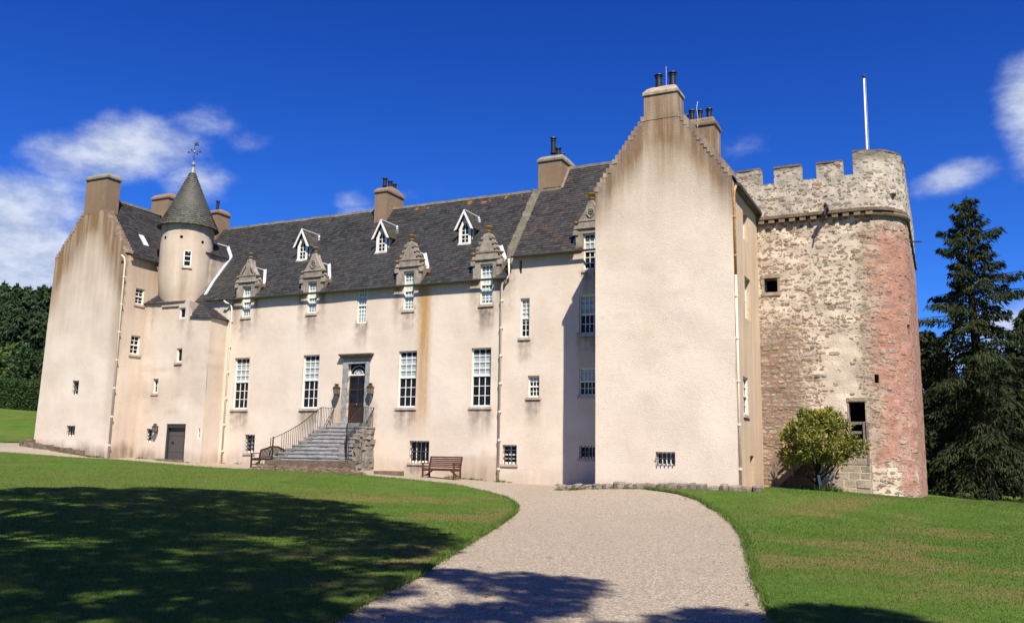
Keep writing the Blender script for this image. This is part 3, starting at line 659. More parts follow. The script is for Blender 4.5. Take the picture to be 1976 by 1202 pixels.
ALL_SILLS = [(-33.85, -32.82, 2.24), (-29.3, -28.27, 2.24), (-23.55, -22.52, 2.24), (-19.57, -18.54, 2.24), (-33.58, -33, 7.12), (-29.22, -28.64, 7.08), (-23.39, -22.8, 6.93), (-19.19, -18.53, 6.95), (-26.1, -25.53, 6.41), (-17.11, -16.65, 5.32), (-16.68, -16.12, 2.64), (-14.25, -13.35, 5.35), (-14.05, -13.3, 8.2), (-22.76, -21.68, -.32)]
DORM = [-33.29, -28.93, -23.095, -18.86]
def band(x, a, b, soft): return smooth(a-soft, a+soft*.2, x)*(1-smooth(b-soft*.2, b+soft, x))
def st_main(x, y, z):
    R = G = B = 0.0
    eave = 9.3 if x > -17.6 else 8.34
    R += .42*smooth(eave-1.1, eave-.1, z)
    for a, b, s in ALL_SILLS:
        if z < s and z > s-1.9:
            k = band(x, a, b, .16)*smooth(s-1.7, s-.05, z); G += .62*k; R += .22*k
        if s-.35 < z < s: G += .25*band(x, a-.1, b+.1, .12)*smooth(s-.35, s-.05, z)
    for xc in DORM:
        for sx in (-.68, .68):
            k = band(x, xc+sx-.1, xc+sx+.12, .15)*smooth(5.6, 8.1, z)*(z < 8.4); R += .55*k; G += .3*k
    k = band(x, -22.36, -22.0, .34)*smooth(.45, 2.6, z)*(1-smooth(7.9, 8.4, z)); B += .85*k
    k = band(x, -19.15, -18.6, .2)*smooth(4.8, 6.8, z); G += .35*k
    k = band(x, -17.95, -17.5, .15)*smooth(5.6, 8.2, z); G += .45*k
    k = band(x, -34.2, -33.95, .14)*smooth(5.2, 8, z); R += .35*k
    k = band(x, -20.35, -18.15, .1)*(1-smooth(.0, .12, z-.25*mnoise.noise((x*2, 0, 0)))); R += .36*k
    k = band(x, -27.35, -26.8, .1)*band(z, 1.4, 2.75, .3); R += .5*k
    k = band(x, -25.25, -24.75, .1)*band(z, 1.4, 2.6, .3); R += .4*k
    g = gz(x, 0); b = 1-smooth(.15, .85, z-g+.4*mnoise.noise((x*.8, 3, z))); R += .28*b; G += .22*b*(x < -28)
    return (min(R, 1), min(G, 1), min(B, 1))
def rake(x, xc, half, ze, zr): return zr-(zr-ze)*abs(x-xc)/half
def st_left(x, y, z):
    R = G = 0
    if y < YL+.1:
        d = rake(x, -42.1, 2.85, 10.5, 14.2)-z
        R += .86*(1-smooth(.2, 3.6, d)) + .36*smooth(3.5, 10.5, z) + .5*smooth(11.6, 13, z)
        R += .40*smooth(-40.15, -39.55, x)*smooth(-.3, 3, z); R += .25*(1-smooth(-45, -44.4, x))*smooth(5, 9, z)
        G += .25*smooth(-40.0, -39.6, x)*smooth(6, 10, z)
    else:
        R += .30*smooth(6, 10.3, z); R += .2
    g = gz(x, y); n = mnoise.noise((x*1.1, y, z*.8)); b = 1-smooth(.2, .75, z-g+.5*n); R += .5*b; G += .45*b
    return (min(R, 1), min(G, 1), 0)
def st_right(x, y, z):
    R = G = 0
    if y < YR+.1:
        d = rake(x, -9.6, 2.75, 10.7, 14.5)-z
        R += .8*(1-smooth(.1, 2.4, d)) + .5*smooth(8.0, 13.0, z) + .5*smooth(12.2, 13.5, z)
        R += .26*(1-smooth(.2, .8, abs(x+9.6)))*smooth(9.5, 12.5, z)
        G += .5*(1-smooth(.1, .9, d)) + .3*smooth(-7.6, -7.0, x)*smooth(8.5, 10.5, z) + .3*(1-smooth(-12.2, -11.7, x))*smooth(8.5, 10.5, z)
        for cx, cz, w in ((-10.2, 7.4, .35), (-9.5, 6.9, .45), (-11.2, 5.6, .6), (-10.6, 4.8, .7), (-9.0, 4.2, .5), (-10.3, 2.3, .5), (-8.8, 6.3, .7)):
            R += .16*(1-smooth(.3, 1.0, math.hypot((x-cx)/w, (z-cz)/.28)))
    else: R += .18; return (min(R+.2*(1-smooth(.1, .5, z-gz(x, y))), 1), 0, .40)  # tan side wall, its tone also deepened in the colour for weaker sun
    b = 1-smooth(.1, .5, z-gz(x, y)); R += .2*b
    return (min(R, 1), min(G, 1), 0)
def st_block(x, y, z):
    R = .10; G = 0
    k = band(x, -38.85, -38.6, .1)*smooth(5.5, 7.6, z); G += .4*k
    k = band(x, -35.95, -35.7, .1)*smooth(5.2, 7.0, z); G += .55*k
    for a, b, s in ((-36.73, -36.28, 7.0), (-36.69, -36.3, 4.66), (-38.22, -37.82, 3.04)):
        if s-1.2 < z < s: R += .35*band(x, a, b, .1)*smooth(s-1.1, s, z)
    R += .22*smooth(6.2, 8, z)+.2*(1-smooth(-39.3, -38.9, x)); n = mnoise.noise((x*1.2, y, z))
    b = 1-smooth(.15, .8, z-gz(x, y)+.5*n); R += .35*b; G += .5*b*(1-smooth(-37.9, -37.2, x))
    R += .35*max(0, mnoise.noise((x*1.3, 7, z*2.2)))*band(z, 2, 5, .6)
    return (min(R, 1), min(G, 1), 0)

# walls
mb = MB(); wall_panel(mb, FF, [(-34.6, -2.5), (-9, -2.5), (-9, 9.3), (-17.6, 9.3), (-17.6, 8.34), (-34.6, 8.34)], HOLES['main'], .24, .24, .012, seed=1)
mb.poly((-34.6, 0, 8.34), (-34.6, 0, 6.0), (-39.3, 0, 6.0), (-39.3, 0, 8.34))
mb.box(-17.20, -17.07, .2, .23, 8.28, 8.9)
mb.poly((-39.3, 7.7, -2), (-9, 7.7, -2), (-9, 7.7, 9.3), (-39.3, 7.7, 8.34))                   # rear wall
mb.poly((-39.3, 0, 6), (-39.3, 7.7, -2), (-39.3, 7.7, 8.34), (-39.3, 3.85, 13.3), (-39.3, 0, 8.34))
mb.poly((-17.6, 0, 8.3), (-17.6, 0, 9.3), (-17.6, 3.85, 14.3), (-17.6, 7.7, 9.3), (-17.6, 7.7, 8.3))
mb.build('wall', 'harl', castle, stain=st_main)
for q in ((FF, -17.19, -17.08, 8.29, 8.89, -.21, -.18), (FRS, -.74, .04, -1.0, .21, -.26, -.2)): tb = MB(); tb.fbox(*q); tb.build('wall_slit', 'dark', castle)
mb = MB(); wall_panel(mb, FB, [(XLW, -2), (-34.4, -2), (-34.4, 6.95), (-35.75, 7.02), (-36.0, 7.95), (XLW, 7.95)], HOLES['block'], .22, .2, .02, seed=2)
FBS = frame((-34.4, YB, 0), Vector((-.15, 1.35, 0)).normalized(), Vector((1.35, .15, 0)).normalized())
wall_panel(mb, FBS, rect(0, 1.37, -2, 6.95), (), .1, .25, .012, seed=3)
mb.poly((-36.0, YB, 7.95), (-36.0, YB, 6.9), (-36.3, 0, 6.9), (-36.4, 0, 7.95))
mb.poly((XLW, YB, 7.95), (-36.0, YB, 7.95), (-36.4, 0, 7.95), (XLW, 0, 7.95)); mb.poly((-36, YB, 6.94), (-34.4, YB, 6.94), (-34.5, 0, 6.94), (-36.3, 0, 6.94))
mb.build('wall', 'harl', castle, stain=st_block)
# thin stone ledges where the turret is corbelled out of the block
mb = MB(); mb.box(-38.35, -36.35, YB-.06, YB+.05, 7.93, 8.0, jit=.015); mb.box(-38.0, -36.75, YB-.05, YB+.03, 7.66, 7.71, jit=.015); mb.build('ledge', 'stone_brown', castle)

def gable(F, x0b, x1b, x0, x1, zb, ze, xc, hw, zc, zr, holes, seed, name, stain, mat, side, y0, y1, shole, chim):
    mb = MB()
    wall_panel(mb, F, [(x0b, zb), (x1b, zb), (x1, ze), (xc+hw, zc), (xc-hw, zc), (x0, ze)], holes, .26, .26, .016, seed=seed)
    wall_panel(mb, side, rect(y0, y1, zb, ze-.05), shole, .28, .26, .014, seed=seed+20)
    return mb
# left wing
mb = gable(FL, -45.25, XLW, -44.95, XLW, -1.5, 10.5, -42.12, .86, 13.1, 14.1, HOLES['left'], 4, 'l', st_left, 'harl', FLS, YL, .5, HOLES['leftside'], 0)
mb.poly((-44.95, YL, 10.5), (-45.25, YL, -1.5), (-45.25, 3, -1.5), (-44.95, 3, 10.5))
mb.poly((-45.1, 3, -1.5), (XLW, 3, -1.5), (XLW, 3, 10.5), (-42.1, 3, 14), (-44.95, 3, 10.5))
mb.build('wall', 'harl', castle, stain=st_left)
# right wing
mb = gable(FR, -12.34, XRW+.02, -12.38, XRW+.02, -2, 10.7, -9.6, .70, 13.6, 14.5, HOLES['right'], 5, 'r', st_right, 'harl_rough', FRS, YR, 5.0, HOLES['rightside'], 0)
mb.poly((-12.36, YR, -2), (-12.36, 0.1, -2), (-12.38, 5, 10.7), (-12.38, YR, 10.7)); mb.poly((-12.36, 5, -2), (XRW, 5, -2), (XRW, 5, 10.7), (-9.6, 5, 14.4), (-12.36, 5, 10.7))
mb.build('wall', 'harl_rough', castle, stain=st_right)

# crow steps
def crow(xa, za, xb, zb, y0, y1, n, mat, name='crow_steps'):
    mb = MB(); s = 1 if xb > xa else -1
    for i in range(n):
        x0 = xa+(xb-xa)*i/n; x1 = xa+(xb-xa)*(i+1)/n; z0 = za+(zb-za)*i/n; z1 = za+(zb-za)*(i+1)/n
        p, q = sorted((x0-s*.03, x1+s*.05))
        mb.box(p, q, y0-.012, y1, z0-.02, z1+.01, jit=.016)
    mb.build(name, mat, castle, stain=lambda x, y, z: (.85, .4, 0))
crow(-44.97, 10.55, -42.96, 13.12, YL, YL+.45, 15, 'harl'); crow(XLW+.03, 10.55, -41.26, 13.12, YL, YL+.45, 15, 'harl')
crow(-12.42, 10.75, -10.28, 13.62, YR, YR+.45, 16, 'harl_rough'); crow(XRW+.05, 10.75, -8.90, 13.62, YR, YR+.45, 16, 'harl_rough')
# skew with stepped stones between the two roofs
mb = MB(); n = 22
for i in range(n):
    y = .02+(2.95-.02)*i/n; z = 9.3+1.3*y
    mb.box(-17.85, -17.42, y-.02, y+.16, z-.5, z+.17, jit=.02)
mb.build('crow_steps', 'ridge', castle, stain=lambda x, y, z: (0, 0, .0))

# slated roofs
def st_roof(x, y, z): return (0, 0, smooth(12.75, 13.25, z)*.9*(x > -29)+.04)
mb = MB(); sl = math.sqrt(1+1.69); L = sl*(3.85+.22)
def notched(x0, x1, L, xs, hw=.70, v=.98):
    o = [(0, 0)]
    for c in sorted(xs): o += [(c-hw-x0, 0), (c-hw-x0, v), (min(c+hw, x1)-x0, v), (min(c+hw, x1)-x0, 0)]
    return o+[(x1-x0, 0), (x1-x0, L), (0, L)]
slates(mb, (-39.3, -.22, 8.34-.22*1.3+.06), (1, 0, 0), (0, 1, 1.3), notched(-39.3, -17.75, L, DORM), .29, .175)
slates(mb, (-17.7, 7.9, 8.1), (-1, 0, 0), (0, -1, 1.3), [(0, 0), (21.6, 0), (21.6, L), (0, L)], .6, .5)
roof_main = mb.build('roof', 'slate', castle, stain=st_roof)
mb = MB(); slates(mb, (-17.42, -.22, 9.3-.22*1.3+.06), (1, 0, 0), (0, 1, 1.3), [(0, 0), (3.02, 0), (3.02, .98), (4.42, .98), (4.42, 0), (7.6, 0), (7.6, L), (0, L)], .29, .175)
slates(mb, (-9.5, 7.9, 9.0), (-1, 0, 0), (0, -1, 1.3), [(0, 0), (8, 0), (8, L), (0, L)], .6, .5)
mb.build('roof', 'slate_red', castle, stain=lambda x, y, z: (0, 0, .1))
def ridge(a, b, w=.26, h=.13):
    mb = MB(); a, b = Vector(a), Vector(b); n = max(2, int((b-a).length/.6)); d = (b-a)/n
    for i in range(n):
        o = Vector((0, 0, random.uniform(-.012, .012))); mb.bar(a+d*i+o+d*.01, a+d*(i+1)+o-d*.01, w, h)
    return mb
ridge((-38.6, 3.85, 13.36), (-17.9, 3.85, 13.36)).build('ridge_stones', 'ridge', castle, stain=lambda x, y, z: (0, 0, .25*smooth(.3, .6, mnoise.noise((x*.7, 0, 0)))))
ridge((-17.4, 3.85, 14.32), (-12.0, 3.85, 14.32)).build('ridge_stones', 'ridge', castle, stain=lambda x, y, z: (0, 0, 0))
# left wing roof (right slope seen, left slope hidden)
k = (14.05-10.5)/2.77; ls = math.sqrt(1+k*k)
mb = MB(); slates(mb, (XLW+.12, YL+.42, 10.5-.12*k+.05), (0, 1, 0), (-1, 0, k), [(0, 0), (4.0, 0), (4.0, 2.87*ls), (0, 2.87*ls)], .29, .175)
slates(mb, (-45.08, 1.7, 10.4), (0, -1, 0), (1, 0, k), [(0, 0), (4.2, 0), (4.2, 2.9*ls), (0, 2.9*ls)], .5, .35)
mb.build('roof', 'slate', castle, stain=lambda x, y, z: (0, 0, .05))
ridge((-42.1, YL+.4, 14.06), (-42.1, 1.7, 14.06)).build('ridge_stones', 'ridge', castle, stain=lambda x, y, z: (0, 0, .1))
# right wing roof
k2 = (14.45-10.7)/2.74; ls2 = math.sqrt(1+k2*k2)
mb = MB(); slates(mb, (XRW+.16, YR+.42, 10.7-.16*k2+.05), (0, 1, 0), (-1, 0, k2), [(0, 0), (4.75, 0), (4.75, 2.9*ls2), (0, 2.9*ls2)], .29, .19)
slates(mb, (-12.5, 4.8, 10.55), (0, -1, 0), (1, 0, k2), [(0, 0), (7.35, 0), (7.35, 2.9*ls2), (0, 2.9*ls2)], .29, .19)
mb.build('roof', 'slate', castle, stain=lambda x, y, z: (0, 0, .05))
mb = MB(); mb.box(XRW+.06, XRW+.2, YR+.38, 2.0, 10.36, 10.50); mb.bar((XRW+.2, YR+.3, 10.46), (XRW+.2, 2.0, 10.46), .13, .12); mb.box(XRW-.02, XRW+.12, YR+.40, 2.0, 10.50, 10.56); mb.build('gutter', 'gutter', castle)
mb = MB(); mb.bar((-12.44, YR+.55, 10.9), (-12.05, -.35, 11.25), .05, .3); mb.bar((-12.2, -.5, 11.05), (-11.9, 1.3, 12.6), .04, .25); mb.build('flashing', 'white', castle)

# gutters: black half-round pipes along the eaves, running on across the dormer windows
mb = MB(); mb.tube([(-34.35, -.255, 8.07), (-17.72, -.255, 8.07)], .055, 8)
mb.tube([(-17.5, -.255, 9.03), (-12.4, -.255, 9.03)], .055, 8); mb.build('gutter', 'gutter', castle)
mb = MB(); mb.bar((XLW+.18, YL+.25, 10.38), (XLW+.18, -.9, 10.38), .10, .09); mb.build('gutter', 'gutter', castle)

# chimneys
def chimney(x0, x1, y0, y1, z0, zs, zt, pots, mat='harl', over=.06, band_h=.09, capmat=None, inset=.42, potn='chimney_pot'):
    st = lambda x, y, z: ((.92 if rough else .5)+.3*max(0, mnoise.noise((x*3, y*3, z))), .35 if z > zs-.5 else .14, .0)
    mb = MB(); n = max(2, int((zs-z0)/.5))
    for i in range(n):
        a, b = z0+(zs-z0)*i/n, z0+(zs-z0)*(i+1)/n
        B = [(x0, y0), (x1, y0), (x1, y1), (x0, y1)]
        for q in range(4):
            (p, r_), (p2, r3) = B[q], B[(q+1) % 4]; mb.poly((p, r_, a), (p2, r3, a), (p2, r3, b), (p, r_, b))
    rough = mat == 'harl_rough'; mat = mat if rough else 'harl_brown'; capmat = None if capmat in ('harl', None) else capmat
    c = mb.build('chimney', mat, castle, stain=st)
    cm = MB(); o = over; mx, my = (x1-x0)*inset*.5, (y1-y0)*inset
    lo = [(x0-o, y0-o), (x1+o, y0-o), (x1+o, y1+o), (x0-o, y1+o)]
    cm.hexa([(*p, zs-.02) for p in lo], [(*p, zs+band_h) for p in lo])
    prev = lo; pz = zs+band_h
    for k, (t, zz) in enumerate(((.35, .55), (.75, .88), (1.0, 1.0))):
        nx = [(x0-o+(mx+o)*t, y0-o+(my+o)*t), (x1+o-(mx+o)*t, y0-o+(my+o)*t), (x1+o-(mx+o)*t, y1+o-(my+o)*t), (x0-o+(mx+o)*t, y1+o-(my+o)*t)]
        z = zs+band_h+(zt-zs-band_h)*zz; cm.hexa([(*p, pz-.004) for p in prev], [(*p, z) for p in nx]); prev = nx; pz = z
    cm.build('chimney_cap', capmat or mat, c, stain=lambda x, y, z: (.62, .45, 0))
    for (px, py, h, r) in pots:
        pm = MB(); b = zt-.06
        pm.lathe((px, py), [(r*1.12, b), (r*1.12, b+.05), (r*.92, b+.07), (r*.9, b+h*.72), (r*1.08, b+h*.75), (r*1.08, b+h*.80), (r*.86, b+h*.82), (r*.86, b+h*.9), (r*1.3, b+h*.92), (r*1.22, b+h*.97), (r*.4, b+h)], 14)
        pm.build(potn, 'black', c, sm=False)
    return c
chimney(-42.98, -41.27, YL-.005, YL+.86, 13.0, 15.0, 15.34, [], over=.07, capmat='ridge', inset=.36)
chimney(-42.95, -41.55, 1.7, 2.8, 13.2, 15.12, 15.55, [], capmat='harl', inset=.4)
chimney(-39.75, -39.02, 3.2, 4.25, 12.4, 14.30, 14.62, [(-39.4, 3.55, .62, .10)], capmat='harl')
chimney(-27.52, -26.72, 3.1, 4.75, 12.3, 14.18, 14.62, [(-27.1, 3.4, .48, .12), (-27.1, 3.9, .46, .12), (-27.1, 4.35, .42, .12)], capmat='harl', inset=.38)
c5 = chimney(-17.62, -16.38, 2.9, 4.85, 12.9, 14.55, 15.05, [(-16.95, 3.2, .85, .13), (-16.95, 3.85, .52, .13), (-16.95, 4.45, .42, .09)], capmat='ridge', inset=.4)
mb = MB(); mb.poly((-17.68, 2.82, 13.0), (-16.3, 2.82, 13.05), (-16.3, 2.75, 12.9), (-17.68, 2.75, 12.86)); mb.bar((-17.6, 2.8, 13.0), (-16.32, 2.8, 13.0), .14, .1); mb.bar((-16.3, 2.8, 13.0), (-16.3, 3.85, 14.4), .12, .08); mb.build('flashing', 'ridge', c5, stain=lambda x, y, z: (0, 0, 0))
c6 = chimney(-10.30, -8.92, YR-.005, YR+.92, 13.45, 14.52, 15.0, [(-9.80, YR+.42, .56, .145), (-9.22, YR+.42, .56, .145)], 'harl_rough', over=.05, inset=.5)
mb = MB(); mb.tube([(-9.45, YR+.3, 14.9), (-9.45, YR+.3, 15.75)], .007, 5); mb.build('lightning_rod', 'white', c6)
c7 = chimney(-10.45, -9.03, 3.9, 5.1, 12.6, 15.62, 16.08, [(-10.2, 4.3, .58, .13), (-9.85, 4.45, .58, .14), (-9.4, 4.45, .58, .14), (-10.55, 4.6, .5, .12)], 'harl_rough', capmat='stone_brown', inset=.22)
mb = MB(); mb.tube([(-9.82, 3.84, 15.5), (-9.79, 3.84, 16.0), (-9.86, 3.9, 16.5), (-9.88, 4.2, 16.95)], .008, 5); mb.build('lightning_rod', 'white', c7)

# ------------------------------------------------------------------ stair turret
TC = (-37.95, 0.0); TR = 1.40
to_cam = math.atan2(CAM.y-TC[1], CAM.x-TC[0])
mb = MB(); prof = [(.92, 6.95), (1.06, 7.6), (1.16, 8.0), (1.27, 8.5), (1.35, 9.0), (1.39, 9.5), (1.40, 10.2), (1.41, 10.9), (1.40, 11.6), (1.405, 12.1), (1.42, 12.45), (1.40, 12.7)]
pp = []
for (r, z), (q, z2) in zip(prof[:-1], prof[1:]):
    for k in range(3): pp.append((r+(q-r)*k/3+.012*mnoise.noise((z*2, k, 4)), z+(z2-z)*k/3))
pp.append(prof[-1]); mb.lathe(TC, pp, 56)
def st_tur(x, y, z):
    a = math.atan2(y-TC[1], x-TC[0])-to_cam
    return (.30+.45*smooth(11.2, 12.5, z)*(.6+.4*mnoise.noise((x*1.5, y*1.5, z)))+.28*band(a, -.12, .1, .1)*band(z, 8.2, 10, .8), .32*smooth(11.5, 12.4, z)*max(0, .3+mnoise.noise((x*2, y*2, z*2)))+.5*smooth(.8, 1.3, a), 0)  # brown under the eaves and window; grey deepens towards the right edge
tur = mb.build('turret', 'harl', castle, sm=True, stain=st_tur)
# window and three shot holes let into the turret wall
def radial(ang, z):
    n = Vector((math.cos(ang), math.sin(ang), 0)); u = Vector((-n.y, n.x, 0)); o = Vector((TC[0], TC[1], 0))+n*TR
    return frame(o, u, n)
F = radial(to_cam+.05, 10.3)
mb = MB(); u0, u1, z0, z1 = -.21, .21, 9.93, 10.86
for a, b, c, d in ((u0, u0+.06, z0, z1), (u1-.06, u1, z0, z1), (u0, u1, z0, z0+.08), (u0, u1, z1-.05, z1)): mb.fbox(F, a, b, c, d, -.06, .035)
for i in (1, 2): c = z0+.08+(z1-z0-.13)*i/3; mb.fbox(F, u0+.06, u1-.06, c-.02, c+.02, -.05, .02)
w = mb.build('window', 'white', castle); mb = MB(); mb.fbox(F, u0+.05, u1-.05, z0+.05, z1-.04, -.08, .008); mb.build('pane', 'glass', w)
mb = MB(); mb.fbox(F, u0-.05, u1+.05, z0-.07, z0, -.05, .05); mb.build('sill', 'harl', w, stain=lambda x, y, z: (.4, .3, 0))
for a, z in ((-.96, 11.6), (-.23, 11.6), (.60, 11.45)):
    F = radial(to_cam+a, z); mb = MB(); o = Vector(F(0, z, .008)); n = Vector(F(0, z, 1))-Vector(F(0, z, 0)); mb.tube([o-n*.1, o], .085, 12); mb.build('shot_hole', 'dark', castle)
# conical slate roof, in rings of slates
mb = MB(); zb, zt, rb, rt = 12.35, 15.72, 1.62, .13; rows = 26
for i in range(rows):
    t0, t1 = i/rows, (i+1.25)/rows; f = lambda t: rb+(rt-rb)*t+.05*math.sin(math.pi*min(t, 1))*-1
    r0, r1 = f(t0)+.05, f(t1); z0, z1 = zb+(zt-zb)*t0, zb+(zt-zb)*min(t1, 1)
    n = max(9, int(2*math.pi*r0/.21)); off = random.random()
    for k in range(n):
        a0, a1 = 2*math.pi*(k+off)/n, 2*math.pi*(k+off+.96)/n; j = random.uniform(-.02, .02)
        c = lambda a, r, z: (TC[0]+math.cos(a)*r, TC[1]+math.sin(a)*r, z)
        mb.add([c(a0, r0, z0+j), c(a1, r0, z0-j), c(a1, r1, z1), c(a0, r1, z1), c(a0, r0-.06, z0+j), c(a1, r0-.06, z0-j)], [(0, 1, 2, 3), (4, 5, 1, 0)])
mb.lathe(TC, [(1.40, 12.42), (1.60, 12.34), (rb-.01, 12.36), (rt-.01, zt)], 40, r=.2)
rf = mb.build('cone_roof', 'slate_moss', castle, stain=lambda x, y, z: (0, 0, .02))
mb = MB(); mb.lathe(TC, [(.19, 15.5), (.15, 15.75), (.06, 16.02), (.05, 16.06), (.10, 16.1), (.125, 16.18), (.10, 16.27), (.03, 16.32), (.02, 16.4)], 14); mb.build('finial', 'lead_dark', rf, sm=True)
vane = MB(); vane.tube([(TC[0], TC[1], 16.3), (TC[0], TC[1], 17.55)], [.022, .012], 6)
for a in range(4):
    an = rad(20+90*a); d = Vector((math.cos(an), math.sin(an), 0)); o = Vector((TC[0], TC[1], 16.92))
    vane.tube([o, o+d*.30], .013, 5); vane.bar(o+d*.30, o+d*.39, .04, .07)
vane.bar((TC[0]-.02, TC[1], 17.33), (TC[0]+.2, TC[1]+.13, 17.35), .015, .08); vane.bar((TC[0], TC[1], 17.38), (TC[0]+.16, TC[1]+.1, 17.50), .015, .08)
vane.build('weather_vane', 'black', rf)
mb = MB(); mb.lathe((TC[0], TC[1]), [(.0, 16.86), (.055, 16.89), (.07, 16.93), (.055, 16.98), (0, 17.01)], 10); mb.build('vane_ball', 'gold', rf, sm=True)
# small slated caps over the corners of the square block
mb = MB()
def tri_slates(mb, a, b, top, rows, w=.2):
    a, b, top = Vector(a), Vector(b), Vector(top); n = (b-a).cross(top-a).normalized()
    if n.z < 0: n = -n
    for i in range(rows):
        t0, t1 = i/rows, min(1, (i+1.2)/rows); p0, p1 = a+(top-a)*t0, b+(top-b)*t0; q0, q1 = a+(top-a)*t1, b+(top-b)*t1
        k = max(1, int((p1-p0).length/w))
        for j in range(k):
            s0, s1 = j/k, (j+.95)/k; l = n*random.uniform(.02, .032)
            A, B2, Cc, D = p0+(p1-p0)*s0+l, p0+(p1-p0)*s1+l, q0+(q1-q0)*s1+n*.005, q0+(q1-q0)*s0+n*.005
            mb.add([A, B2, Cc, D, A-n*.03, B2-n*.03], [(0, 1, 2, 3), (4, 5, 1, 0)])
    mb.poly(a, b, top, r=.1)
ap = (-36.15, -.35, 8.15)
tri_slates(mb, (-35.85, YB-.08, 7.02), (-34.30, YB-.08, 6.93), ap, 7); tri_slates(mb, (-34.30, YB-.08, 6.93), (-34.42, .02, 6.97), ap, 7)
mb.build('corner_roof', 'slate', castle, stain=lambda x, y, z: (0, 0, 0))
mb = MB(); ap = (-38.78, -.95, 8.5)
tri_slates(mb, (XLW+.02, YB-.09, 7.94), (-38.0, YB-.09, 7.90), ap, 4); tri_slates(mb, (-38.0, YB-.09, 7.90), (-37.9, -1.1, 8.0), ap, 3); tri_slates(mb, (XLW+.02, -.3, 8.05), (XLW+.02, YB-.09, 7.94), ap, 4)
mb.build('corner_roof', 'slate', castle, stain=lambda x, y, z: (0, 0, 0))
# link between turret and main roof: short wall, lean-to roof, lead flashing
mb = MB(); mb.poly((-36.62, .1, 8.4), (-36.62, .72, 9.25), (-36.62, 2.05, 10.98), (-36.62, .1, 10.98)); mb.poly((-36.62, .1, 8.4), (-36.62, .1, 10.98), (-37.5, .1, 11.8), (-37.5, .1, 8.4))
mb.build('link_wall', 'harl', castle, stain=lambda x, y, z: (.5, .5, 0))
mb = MB(); slates(mb, (-36.50, .02, 10.90), (0, 1, 0), Vector((-1.0, 0, .92)), [(0, 0), (2.05, 0), (2.75, 1.42), (0, 1.42)], .24, .17); mb.build('link_roof', 'slate', castle, stain=lambda x, y, z: (0, 0, 0))
mb = MB(); pts = [(-37.45, 2.66, 11.84), (-36.52, 2.02, 11.02), (-36.50, .75, 9.36), (-36.34, .05, 8.46)]
for a, b in zip(pts[:-1], pts[1:]): mb.bar(Vector(a)+Vector((0, -.03, .06)), Vector(b)+Vector((0, -.03, .06)), .17, .05, up=(0, -1.3, 1))
mb.bar((-37.5, .3, 11.9), (-37.45, 2.66, 11.9), .12, .06); mb.build('flashing', 'lead', castle)
mb = MB(); o = onx = Vector((-40.15, -.72, 11.62)); mb.bar((-40.45, -1.05, 12.02), (-39.95, -1.05, 11.36), .34, .05, up=(0, 0, 1)); mb.build('flashing', 'lead', castle)

# ------------------------------------------------------------------ stone dormer heads along the eaves
def prism(mb, outline, y0, y1, r=None):
    "outline in x, z; extruded in depth"
    n = len(outline); mb.add([(x, y0, z) for x, z in outline]+[(x, y1, z) for x, z in outline], [list(range(n)), [n+i for i in range(n)][::-1]]+[(i, (i+1) % n, n+(i+1) % n, n+i) for i in range(n)][::1], r)
def finial(c, z, h, gold, parent, r=.13):
    mb = MB(); mb.lathe(c, [(r*1.1, z-.12), (r*1.1, z), (r*.55, z+h*.1), (r*.5, z+h*.2), (r*.95, z+h*.3), (r*1.05, z+h*.38), (r*.5, z+h*.46), (r*.45, z+h*.55), (r*1.0, z+h*.68), (r*1.5, z+h*.78), (r*1.55, z+h*.85), (r*.5, z+h*.9), (r*.0, z+h)], 12)
    return mb.build('finial', 'stone', parent, sm=False, stain=lambda x, y, q: (0, 0, gold*smooth(z, z+h*.4, q)))
